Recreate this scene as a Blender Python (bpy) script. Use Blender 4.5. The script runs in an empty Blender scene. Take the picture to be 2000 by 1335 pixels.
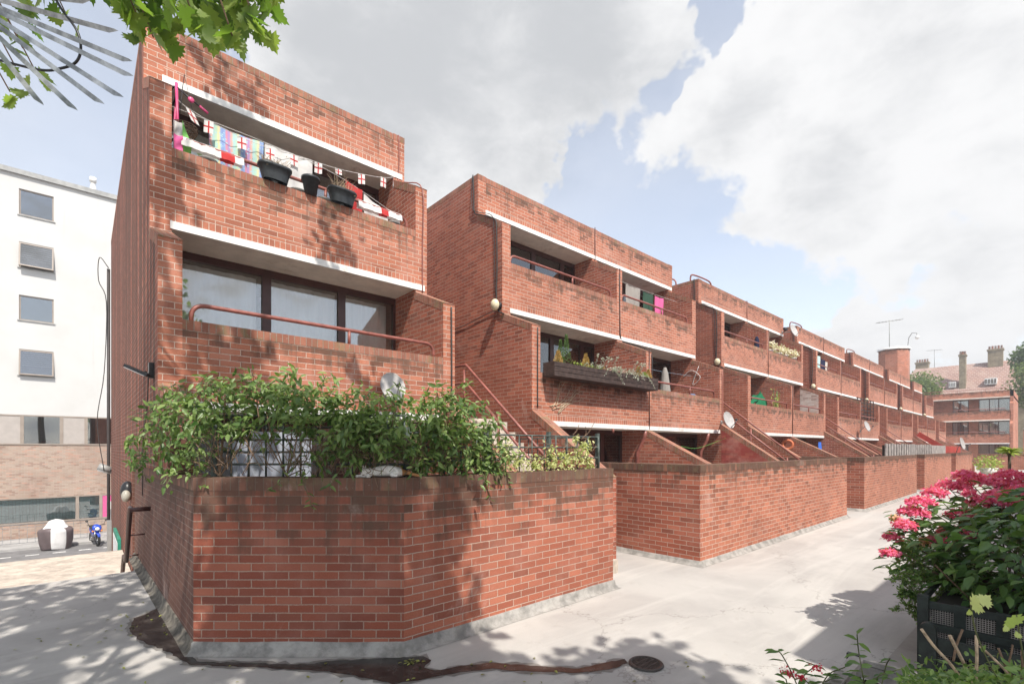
import bpy, math, random
import numpy as np
from mathutils import Vector, Matrix
random.seed(7); rng = np.random.default_rng(7)
S = bpy.context.scene
COL = S.collection
# ---------------- camera (17 mm shift lens, level) ----------------
F = 944.0; UC = 1000.0; VH = 875.0; CAMH = 1.85
AZ = math.atan(1060.0 / F); cA, sA = math.cos(AZ), math.sin(AZ)
cam = bpy.data.cameras.new("camera"); camo = bpy.data.objects.new("camera", cam); COL.objects.link(camo)
cam.sensor_width = 36.0; cam.lens = F / 2000 * 36; cam.shift_y = (VH - 667.5) / 2000
cam.clip_start = 0.05; cam.clip_end = 800
camo.location = (0, 0, CAMH); camo.rotation_euler = (math.radians(90), 0, -math.atan2(cA, sA))
S.camera = camo
# ---------------- light ----------------
SUN = Vector((-0.15, -0.47, 0.67)).normalized()
elev = math.asin(SUN.z); rot = math.atan2(SUN.x, SUN.y)
sl = bpy.data.lights.new("sun", 'SUN'); slo = bpy.data.objects.new("sun", sl); COL.objects.link(slo)
sl.energy = 3.75; sl.angle = math.radians(0.55); sl.color = (1.0, 0.945, 0.86)
slo.rotation_euler = (-SUN).to_track_quat('-Z', 'Y').to_euler(); slo.location = (0, 0, 30)
S.view_settings.view_transform = 'Standard'; S.view_settings.look = 'None'
S.view_settings.gamma = 1; S.view_settings.exposure = 0.74
W = bpy.data.worlds.new("World"); S.world = W; W.use_nodes = True

def dirpx(u, v):
    t = (u - UC) / F
    return Vector((cA + t * sA, sA - t * cA, (VH - v) / F)).normalized()

def build_world():
    nt = W.node_tree; nt.nodes.clear(); N = nt.nodes.new; L = nt.links.new
    out = N('ShaderNodeOutputWorld'); bg = N('ShaderNodeBackground'); L(bg.outputs[0], out.inputs[0])
    bg.inputs[1].default_value = 0.15
    sky = N('ShaderNodeTexSky'); sky.sky_type = 'NISHITA'; sky.sun_disc = False
    sky.sun_elevation = elev; sky.sun_rotation = rot; sky.air_density = 1.0; sky.dust_density = 0.8; sky.ozone_density = 1.2
    tc = N('ShaderNodeTexCoord')
    def math_(op, a, b=None, c=None, clamp=False):
        n = N('ShaderNodeMath'); n.operation = op; n.use_clamp = clamp
        for i, x in enumerate((a, b, c)):
            if x is None: continue
            if isinstance(x, (int, float)): n.inputs[i].default_value = x
            else: L(x, n.inputs[i])
        return n.outputs[0]
    # cloud-plane coordinate
    mp = N('ShaderNodeMapping'); L(tc.outputs['Generated'], mp.inputs[0]); mp.inputs['Scale'].default_value = (1, 1, 2.0)
    def noise(scale, det, rough, dist=0.0, lac=2.0):
        n = N('ShaderNodeTexNoise'); n.inputs['Scale'].default_value = scale; n.inputs['Detail'].default_value = det
        n.inputs['Roughness'].default_value = rough; n.inputs['Distortion'].default_value = dist; n.inputs['Lacunarity'].default_value = lac
        L(mp.outputs[0], n.inputs['Vector']); return n.outputs['Fac']
    n1 = noise(3.2, 9, 0.62, 0.25); n2 = noise(1.6, 4, 0.5); n3 = noise(7.0, 8, 0.62, 0.2); n4 = noise(2.6, 6, 0.6, 0.6)
    wn = N('ShaderNodeTexNoise'); wn.inputs['Scale'].default_value = 4.0; wn.inputs['Detail'].default_value = 5; wn.inputs['Roughness'].default_value = .6; L(tc.outputs['Generated'], wn.inputs['Vector'])
    w1 = N('ShaderNodeVectorMath'); w1.operation = 'SUBTRACT'; L(wn.outputs['Color'], w1.inputs[0]); w1.inputs[1].default_value = (.5, .5, .5)
    w2 = N('ShaderNodeVectorMath'); w2.operation = 'SCALE'; L(w1.outputs[0], w2.inputs[0]); w2.inputs['Scale'].default_value = 0.34
    w3 = N('ShaderNodeVectorMath'); w3.operation = 'ADD'; L(w2.outputs[0], w3.inputs[0]); L(tc.outputs['Generated'], w3.inputs[1])
    w4 = N('ShaderNodeVectorMath'); w4.operation = 'NORMALIZE'; L(w3.outputs[0], w4.inputs[0]); warped = w4.outputs[0]
    def blobs(lst):
        acc = None
        for (u, v, r, w) in lst:
            d = dirpx(u, v)
            dp = N('ShaderNodeVectorMath'); dp.operation = 'DOT_PRODUCT'; L(warped, dp.inputs[0]); dp.inputs[1].default_value = d
            mr = N('ShaderNodeMapRange'); mr.interpolation_type = 'SMOOTHSTEP'; L(dp.outputs['Value'], mr.inputs[0])
            mr.inputs[1].default_value = math.cos(math.atan(r / F * (Vector((cA,sA,0)).dot(d)) ** 1.6 * 1.25)); mr.inputs[2].default_value = 1.0
            mr.inputs[3].default_value = 0; mr.inputs[4].default_value = w
            acc = mr.outputs[0] if acc is None else math_('ADD', acc, mr.outputs[0])
        return acc
    dens = blobs([(560, 20, 240, .55), (800, 90, 360, .85), (1060, 110, 300, .8), (1260, 30, 170, .55), (940, 300, 170, .55), (720, 260, 230, .45),
                  (1340, 190, 150, .62), (1490, 110, 200, .8), (1700, 140, 320, .95), (1900, 80, 320, .8), (2050, 300, 200, .4), (1215, 300, 115, .95), (1420, 330, 160, .62),
                  (1580, 400, 150, .62), (1760, 330, 170, .42), (1880, 460, 170, .36), (1960, 270, 200, .35), (1655, 655, 75, .75), (1760, 690, 90, .4), (1920, 640, 120, .5), (1620, 560, 120, .34), (1740, 500, 110, .36), (1500, 600, 90, .22), (1500, 440, 110, .3), (1650, 460, 90, .3), (1840, 590, 70, -.3), (1420, 500, 60, -.2), (1990, 560, 110, .25), (1800, 560, 100, .25),
                  (80, 250, 460, -.8), (330, 60, 150, -.3), (1425, 0, 60, -.9), (1395, 50, 50, -.7), (1345, 110, 80, -.9), (1280, 160, 85, -1.0), (1235, 210, 75, -.8), (1150, 300, 100, -.75), (1080, 370, 110, -.6),
                  (1180, 470, 220, -.6), (1370, 540, 220, -.5), (1520, 560, 140, -.35), (450, 1100, 300, -.3)])
    z = N('ShaderNodeSeparateXYZ'); L(tc.outputs['Generated'], z.inputs[0])
    base = math_('ADD', math_('MULTIPLY', math_('SUBTRACT', n1, 0.5), 2.3), math_('MULTIPLY', math_('SUBTRACT', n3, 0.5), 1.3))
    tot = math_('ADD', base, dens)
    mr = N('ShaderNodeMapRange'); mr.interpolation_type = 'SMOOTHSTEP'; L(tot, mr.inputs[0])
    mr.inputs[1].default_value = -0.14; mr.inputs[2].default_value = 0.46
    # haze of thin cloud everywhere but the upper left
    thin = N('ShaderNodeMapRange'); L(n2, thin.inputs[0]); thin.inputs[1].default_value = 0.3; thin.inputs[2].default_value = 0.8; thin.inputs[3].default_value = 0.16; thin.inputs[4].default_value = 0.58
    cover = math_('MAXIMUM', mr.outputs[0], thin.outputs[0])
    # cloud shade: thick parts (overhead) greyer, edges bright
    gre = blobs([(860, 30, 420, 0.62), (620, 180, 300, 0.3), (1200, 60, 220, 0.3), (1380, 320, 110, 0.12), (1700, 60, 220, 0.1), (1620, 380, 120, 0.2), (1480, 220, 90, .2), (1900, 420, 150, .2)])
    sh = math_('ADD', math_('ADD', math_('MULTIPLY', n3, 1.3), math_('MULTIPLY', n4, 0.9)), gre)
    cr = N('ShaderNodeMapRange'); cr.interpolation_type = 'SMOOTHSTEP'; L(sh, cr.inputs[0]); cr.inputs[1].default_value = 0.95; cr.inputs[2].default_value = 1.95
    cc = N('ShaderNodeMix'); cc.data_type = 'RGBA'; L(cr.outputs[0], cc.inputs['Factor'])
    cc.inputs['A'].default_value = (3.9, 3.9, 3.92, 1); cc.inputs['B'].default_value = (2.5, 2.56, 2.66, 1)
    hs = N('ShaderNodeHueSaturation'); L(sky.outputs[0], hs.inputs['Color']); hs.inputs['Saturation'].default_value = 0.62; hs.inputs['Value'].default_value = 1.05
    mx = N('ShaderNodeMix'); mx.data_type = 'RGBA'; L(cover, mx.inputs['Factor']); L(hs.outputs[0], mx.inputs['A']); L(cc.outputs['Result'], mx.inputs['B'])
    L(mx.outputs['Result'], bg.inputs[0])
build_world()

# ---------------- pixel rays to places (used only to survey real positions from the photo) ----------------
def at(u, v, X=None, Y=None, Z=None, d=None):
    t = (u - UC) / F; dx = cA + t * sA; dy = sA - t * cA; dz = (VH - v) / F
    if X is not None: k = X / dx
    elif Y is not None: k = Y / dy
    elif Z is not None: k = (Z - CAMH) / dz
    else: k = d
    return Vector((dx * k, dy * k, CAMH + dz * k))

# ---------------- materials ----------------
MATS = {}
def newmat(name):
    m = bpy.data.materials.new(name); m.use_nodes = True; MATS[name] = m
    nt = m.node_tree; return m, nt, nt.nodes['Principled BSDF']
class NT:
    def __init__(s, nt): s.nt = nt
    def n(s, t, **kw):
        x = s.nt.nodes.new(t)
        for k, v in kw.items():
            if isinstance(v, bpy.types.NodeSocket): s.nt.links.new(v, x.inputs[k])
            elif k in x.inputs.keys(): x.inputs[k].default_value = v
            else: setattr(x, k, v)
        return x
    def l(s, a, b): s.nt.links.new(a, b)
    def mix(s, f, a, b, bt='MIX'):
        x = s.nt.nodes.new('ShaderNodeMix'); x.data_type = 'RGBA'; x.blend_type = bt
        for k, v in (('Factor', f), ('A', a), ('B', b)):
            if isinstance(v, bpy.types.NodeSocket): s.nt.links.new(v, x.inputs[k])
            else: x.inputs[k].default_value = v if k == 'Factor' else (*v, 1)
        return x.outputs['Result']
    def m(s, op, a, b=None, clamp=False):
        x = s.nt.nodes.new('ShaderNodeMath'); x.operation = op; x.use_clamp = clamp
        for i, v in enumerate((a, b)):
            if v is None: continue
            if isinstance(v, (int, float)): x.inputs[i].default_value = v
            else: s.nt.links.new(v, x.inputs[i])
        return x.outputs[0]
    def ramp(s, f, lo, hi, a=0.0, b=1.0, smooth=True):
        x = s.nt.nodes.new('ShaderNodeMapRange'); s.nt.links.new(f, x.inputs[0])
        if smooth: x.interpolation_type = 'SMOOTHSTEP'
        x.inputs[1].default_value = lo; x.inputs[2].default_value = hi; x.inputs[3].default_value = a; x.inputs[4].default_value = b
        return x.outputs[0]
    def noise(s, vec, scale, det=4, rough=0.55, dist=0.0):
        x = s.nt.nodes.new('ShaderNodeTexNoise'); s.nt.links.new(vec, x.inputs['Vector'])
        x.inputs['Scale'].default_value = scale; x.inputs['Detail'].default_value = det; x.inputs['Roughness'].default_value = rough; x.inputs['Distortion'].default_value = dist
        return x
    def bump(s, h, st, dist, nrm=None):
        x = s.nt.nodes.new('ShaderNodeBump'); s.nt.links.new(h, x.inputs['Height']); x.inputs['Strength'].default_value = st; x.inputs['Distance'].default_value = dist
        if nrm is not None: s.nt.links.new(nrm, x.inputs['Normal'])
        return x.outputs[0]
    def scaled(s, vec, sc):
        x = s.nt.nodes.new('ShaderNodeMapping'); s.nt.links.new(vec, x.inputs[0]); x.inputs['Scale'].default_value = sc; return x.outputs[0]

def brick_mat(name, bw=0.225, rh=0.075, off=0.5, c1=(.50,.192,.116), c2=(.36,.130,.080), mort=(.66,.52,.43), ms=0.0055,
              grime=1.0, streak=0.0, moss=0.0, bumpd=0.009, bloom=0.26, dark=0.0, gk=0.95, lift=1.0):
    m, nt, b = newmat(name); q = NT(nt)
    uv = q.n('ShaderNodeUVMap', uv_map='UVMap').outputs[0]; g = q.n('ShaderNodeUVMap', uv_map='Top').outputs[0]
    geo = q.n('ShaderNodeNewGeometry').outputs['Position']
    nz = q.noise(uv, 9, 3); wob = q.n('ShaderNodeVectorMath', operation='SCALE'); q.l(nz.outputs['Color'], wob.inputs[0]); wob.inputs['Scale'].default_value = 0.006
    ad0 = q.n('ShaderNodeVectorMath', operation='ADD'); q.l(uv, ad0.inputs[0]); q.l(wob.outputs[0], ad0.inputs[1])
    nz2 = q.noise(uv, 38, 3, .7); wb2 = q.n('ShaderNodeVectorMath', operation='SCALE'); q.l(nz2.outputs['Color'], wb2.inputs[0]); wb2.inputs['Scale'].default_value = 0.009
    ad = q.n('ShaderNodeVectorMath', operation='ADD'); q.l(ad0.outputs[0], ad.inputs[0]); q.l(wb2.outputs[0], ad.inputs[1])
    br = nt.nodes.new('ShaderNodeTexBrick'); q.l(ad.outputs[0], br.inputs['Vector']); br.offset = off; br.offset_frequency = 2; br.squash = 1
    br.inputs['Scale'].default_value = 1; br.inputs['Brick Width'].default_value = bw; br.inputs['Row Height'].default_value = rh
    br.inputs['Mortar Size'].default_value = ms; br.inputs['Mortar Smooth'].default_value = 0.25; br.inputs['Bias'].default_value = -0.1
    br.inputs['Color1'].default_value = (*c1, 1); br.inputs['Color2'].default_value = (*c2, 1); br.inputs['Mortar'].default_value = (*mort, 1)
    b2 = nt.nodes.new('ShaderNodeTexBrick'); q.l(ad.outputs[0], b2.inputs['Vector']); b2.offset = off; b2.inputs['Scale'].default_value = 1; b2.inputs['Brick Width'].default_value = bw; b2.inputs['Row Height'].default_value = rh; b2.inputs['Mortar Size'].default_value = 0; b2.inputs['Bias'].default_value = 0
    b2.inputs['Color1'].default_value = (0, 0, 0, 1); b2.inputs['Color2'].default_value = (1, 1, 1, 1)
    fine = q.noise(uv, 60, 5, 0.7); mid = q.noise(geo, 2.2, 5, 0.6); big = q.noise(geo, 0.45, 4, 0.6)
    col = q.mix(q.ramp(fine.outputs['Fac'], 0.35, 0.7, 0.0, 0.35), br.outputs['Color'], (.22, .06, .04))
    bsel = q.m('FRACT', q.m('MULTIPLY', q.n('ShaderNodeSeparateColor', Color=b2.outputs['Color']).outputs[0], 7.31))
    isb = q.m('SUBTRACT', 1.0, br.outputs['Fac'])
    col = q.mix(q.m('MULTIPLY', q.ramp(bsel, 0.70, 0.97, 0, 0.42), isb), col, (.18, .075, .055))
    col = q.mix(q.m('MULTIPLY', q.ramp(bsel, 0.0, 0.25, 0.30 * lift, 0.0), isb), col, (.62, .25, .16))
    col = q.mix(q.ramp(mid.outputs['Fac'], 0.45, 0.75, 0.0, bloom), col, (.62, .36, .29))
    col = q.mix(q.ramp(big.outputs['Fac'], 0.42, 0.68, 0.0, 0.28 + dark), col, (.15, .065, .045))
    # grime running down from the top of the wall
    sep = q.n('ShaderNodeSeparateXYZ'); q.l(g, sep.inputs[0])
    gs = q.noise(q.scaled(uv, (5.0, 0.7, 1)), 1.0, 6, 0.65); g2 = q.noise(uv, 3.0, 5, 0.7)
    dd = q.m('SUBTRACT', q.m('ADD', q.m('ADD', gs.outputs['Fac'], q.m('MULTIPLY', g2.outputs['Fac'], 0.5)), q.m('MULTIPLY', q.m('SUBTRACT', bsel, 0.5), 0.22)), q.m('MULTIPLY', sep.outputs['Y'], gk))
    gm = q.m('MULTIPLY', q.ramp(dd, 0.38, 0.74), grime, clamp=True)
    col = q.mix(q.m('MULTIPLY', gm, 0.78), col, (.095, .062, .045))
    dr = q.noise(q.scaled(uv, (13.0, 0.22, 1)), 1.0, 4, 0.6)
    drm = q.m('MULTIPLY', q.ramp(dr.outputs['Fac'], 0.56, 0.68), q.ramp(sep.outputs['Y'], 0.05, 1.1, 0.5, 0.0))
    col = q.mix(drm, col, (.13, .085, .065))
    ef = q.noise(q.scaled(uv, (0.8, 0.55, 1)), 1.0, 7, 0.72, 0.5)
    col = q.mix(q.ramp(ef.outputs['Fac'], 0.60, 0.72, 0, 0.34), col, (.66, .50, .43))
    if moss > 0:
        col = q.mix(q.m('MULTIPLY', q.ramp(q.noise(geo, 6, 6, 0.7).outputs['Fac'], 0.5, 0.62), moss), col, (.20, .17, .09))
        col = q.mix(q.m('MULTIPLY', q.ramp(q.noise(geo, 23, 4, 0.7).outputs['Fac'], 0.62, 0.68), moss), col, (.42, .40, .34))
    if streak > 0:
        st = q.noise(q.scaled(uv, (3.2, 0.035, 1)), 1.0, 5, 0.75); st2 = q.noise(q.scaled(uv, (14, 0.06, 1)), 1.0, 3, 0.7)
        sm = q.ramp(q.m('ADD', st.outputs['Fac'], q.m('MULTIPLY', q.m('SUBTRACT', st2.outputs['Fac'], 0.5), 0.35)), 0.43, 0.52)
        col = q.mix(q.ramp(st2.outputs['Fac'], .62, .68, 0, .5), col, (.60, .33, .23))
        dk = q.mix(br.outputs['Fac'], (.095, .052, .040), (.20, .135, .105)); col = q.mix(q.m('MULTIPLY', sm, streak), col, dk)
    nt.links.new(col, b.inputs['Base Color']); b.inputs['Roughness'].default_value = 0.88; b.inputs['Specular IOR Level'].default_value = 0.25
    hgt = q.m('ADD', q.m('MULTIPLY', q.m('SUBTRACT', 1.0, br.outputs['Fac']), 1.0), q.m('MULTIPLY', fine.outputs['Fac'], 0.45))
    nt.links.new(q.bump(hgt, 0.9, bumpd), b.inputs['Normal'])
    return m
B_FACE = brick_mat('brick')
B_SOLD = brick_mat('brick_on_edge', bw=0.075, rh=0.115, off=0.0, c1=(.50,.19,.115), c2=(.42,.15,.092), grime=0.6)
B_CAP = brick_mat('brick_coping', bw=0.075, rh=0.24, off=0.0, c1=(.38,.16,.105), c2=(.24,.105,.072), mort=(.34,.27,.22), moss=0.6, grime=0.6)
B_SIDE = brick_mat('brick_weathered_side', c1=(.42,.13,.08), c2=(.27,.08,.05), mort=(.46,.34,.27), streak=0.85, grime=0.5, bloom=0.1, bumpd=.016)
B_RUST_SHADED = brick_mat('brick_rustic_shaded', c1=(.46,.145,.088), c2=(.29,.085,.052), mort=(.58,.44,.36), bumpd=.022, bloom=.15)  # rough side-wall brick; colour also darkened to stand in for grazing-sun shade
B_GARD_SHADED = brick_mat('brick_garden_shaded', c1=(.33,.100,.060), c2=(.22,.064,.042), mort=(.42,.31,.245), grime=1.15, bloom=0.14, gk=0.62, dark=.15)  # garden brick with the tree shade of the cut corner put into its colour
B_GARD_LIT = brick_mat('brick_garden_lit', c1=(.45,.155,.094), c2=(.30,.095,.060), mort=(.56,.42,.34), grime=1.1, bloom=.2, gk=.62)  # same garden brick, colour lightened as the sunlit copy for the front face
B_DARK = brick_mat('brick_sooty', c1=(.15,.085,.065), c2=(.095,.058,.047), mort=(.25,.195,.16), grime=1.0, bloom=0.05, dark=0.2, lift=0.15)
B_BUFF = brick_mat('brick_buff', c1=(.46,.38,.31), c2=(.40,.32,.25), mort=(.50,.45,.40), grime=0.0, bloom=0.1)
B_WHITE = brick_mat('brick_flaking_white_paint', c1=(.70,.62,.57), c2=(.55,.42,.36), mort=(.7,.66,.62), grime=0.3)
B_RED = brick_mat('brick_painted_red', c1=(.40,.07,.06), c2=(.34,.055,.05), mort=(.40,.09,.08), grime=0.1, bloom=0.5)

def plain(name, c, rough=0.6, metal=0.0, var=0.15, vs=3.0, bump=0.0, bs=40, spec=0.4, stain=None, ss=1.0, coat=0.0):
    m, nt, b = newmat(name); q = NT(nt); geo = q.n('ShaderNodeNewGeometry').outputs['Position']
    n = q.noise(geo, vs, 6, 0.65)
    d = tuple(x * (1 - var * 1.6) for x in c); l = tuple(min(1, x * (1 + var)) for x in c)
    col = q.mix(q.ramp(n.outputs['Fac'], 0.3, 0.7), d, l)
    if stain:
        col = q.mix(q.ramp(q.noise(geo, ss, 7, 0.7, 0.3).outputs['Fac'], 0.53, 0.70, 0, 0.7), col, stain)
    nt.links.new(col, b.inputs['Base Color']); b.inputs['Roughness'].default_value = rough; b.inputs['Metallic'].default_value = metal
    b.inputs['Specular IOR Level'].default_value = spec; b.inputs['Coat Weight'].default_value = coat
    if bump: nt.links.new(q.bump(q.noise(geo, bs, 6, 0.7).outputs['Fac'], 0.6, bump), b.inputs['Normal'])
    return m
M_WHITE = plain('white_paint', (.78,.77,.745), 0.55, var=0.08, stain=(.50,.44,.38), ss=4)
M_SOFF = plain('soffit_paint', (.80,.74,.66), 0.8, var=0.08, stain=(.45,.36,.27), ss=1.7)
M_CONC = plain('concrete', (.40,.37,.33), 0.9, var=0.25, vs=5, bump=0.006, bs=30, stain=(.16,.14,.11), ss=3)
M_STEP = plain('stair_concrete', (.52,.45,.38), 0.9, var=0.2, vs=6, bump=0.004)
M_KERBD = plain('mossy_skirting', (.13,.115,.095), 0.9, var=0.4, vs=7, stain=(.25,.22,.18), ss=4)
M_KERB = plain('skirting_cement', (.30,.285,.265), 0.85, var=0.25, vs=6, bump=0.004, bs=18, stain=(.40,.37,.34), ss=5)
M_BROWN = plain('brown_window_frame', (.075,.030,.026), 0.35, var=0.15)
M_RAIL = plain('brown_rail_paint', (.27,.095,.075), 0.38, var=0.2, vs=9)
M_RENDER = plain('white_render', (.66,.65,.63), 0.9, var=0.05, vs=0.5, stain=(.60,.57,.52), ss=0.35, bump=0.003)
M_BLACK = plain('black_plastic', (.02,.02,.022), 0.35, var=0.2)
M_CABLE = plain('black_cable', (.05,.042,.04), 0.6)
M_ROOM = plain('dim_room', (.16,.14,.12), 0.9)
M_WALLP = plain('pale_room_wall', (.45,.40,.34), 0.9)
M_TREL = plain('trellis_paint', (.085,.105,.095), 0.6, var=0.4, vs=12)
M_GALV = plain('galvanised_steel', (.33,.34,.35), 0.4, metal=0.6, var=0.3, vs=14)
M_GREY = plain('grey_metal_trim', (.32,.32,.31), 0.5, metal=0.2)
def render_mat():
    m, nt, b = newmat('stained_white_render'); q = NT(nt); uv = q.n('ShaderNodeUVMap', uv_map='UVMap').outputs[0]
    n = q.noise(q.scaled(uv, (1.6, .05, 1)), 1.0, 6, .7); n2 = q.noise(uv, .35, 6, .65); n3 = q.noise(uv, 22, 4, .7)
    col = q.mix(q.ramp(n2.outputs['Fac'], .4, .7, 0, .6), (.56, .555, .54), (.49, .48, .46))
    col = q.mix(q.ramp(n.outputs['Fac'], .58, .72, 0, .45), col, (.37, .345, .31)); q.l(col, b.inputs['Base Color']); b.inputs['Roughness'].default_value = .9
    q.l(q.bump(n3.outputs['Fac'], .4, .004), b.inputs['Normal']); return m
M_RENDER = render_mat()
M_PANEL = plain('beige_panel', (.40,.36,.33), 0.6, var=0.05)
M_TAUPE = plain('taupe_window_frame', (.30,.25,.21), 0.5, var=0.08)
M_DGREEN = plain('dark_green_paint', (.022,.030,.026), 0.55, var=0.35, vs=8)
M_TIMBER = plain('stained_timber', (.060,.038,.032), 0.7, var=0.3, vs=12)
def glass(name, tint=(.9,.95,.95), refl=0.06, gain=0.9):
    m, nt, b = newmat(name); q = NT(nt); nt.nodes.remove(b)
    out = [n for n in nt.nodes if n.type == 'OUTPUT_MATERIAL'][0]
    tr = q.n('ShaderNodeBsdfTransparent'); tr.inputs[0].default_value = (*tint, 1)
    gl = q.n('ShaderNodeBsdfGlossy'); gl.inputs['Roughness'].default_value = 0.015
    lw = q.n('ShaderNodeLayerWeight'); lw.inputs['Blend'].default_value = 0.35
    f = q.m('ADD', q.m('MULTIPLY', lw.outputs['Fresnel'], gain), refl, clamp=True)
    mx = q.n('ShaderNodeMixShader'); q.l(f, mx.inputs[0]); q.l(tr.outputs[0], mx.inputs[1]); q.l(gl.outputs[0], mx.inputs[2]); q.l(mx.outputs[0], out.inputs[0])
    return m
G_WIN = glass('window_glass', tint=(.97,.98,.98), refl=0.16)
G_REF = glass('reflective_glass', (.55,.6,.62), 0.22, 1.2)
def cloth(name, c, rough=0.9, trans=0.25, var=0.06, vs=8):
    m, nt, b = newmat(name); q = NT(nt); out = [n for n in nt.nodes if n.type == 'OUTPUT_MATERIAL'][0]
    geo = q.n('ShaderNodeNewGeometry').outputs['Position']; n = q.noise(geo, vs, 5, 0.6)
    col = q.mix(q.ramp(n.outputs['Fac'], 0.3, 0.7), tuple(x * (1 - 2 * var) for x in c), c)
    q.l(col, b.inputs['Base Color']); b.inputs['Roughness'].default_value = rough; b.inputs['Specular IOR Level'].default_value = 0.15
    t = q.n('ShaderNodeBsdfTranslucent'); q.l(col, t.inputs[0]); mx = q.n('ShaderNodeMixShader'); mx.inputs[0].default_value = trans
    q.l(b.outputs[0], mx.inputs[1]); q.l(t.outputs[0], mx.inputs[2]); q.l(mx.outputs[0], out.inputs[0]); return m
C_NET = cloth('net_curtain', (.88,.88,.85), trans=0.12, var=.02)
C_DRAPE = cloth('drape', (.68,.63,.56))
C_BLUE = cloth('pale_blue_drape', (.42,.52,.62))
C_WHITE = cloth('white_cloth', (.80,.78,.76))
C_RED = cloth('red_cloth', (.58,.06,.06))
C_PINK = cloth('pink_cloth', (.80,.16,.38))
C_GREEN = cloth('dark_green_cloth', (.05,.10,.07))
C_LIME = cloth('lime_cloth', (.25,.62,.16))
C_NAVY = cloth('navy_cloth', (.03,.035,.08))
C_GREY = cloth('grey_cloth', (.40,.37,.34))
C_TEAL = cloth('teal_blind', (.50,.76,.74), trans=0.1)

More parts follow.
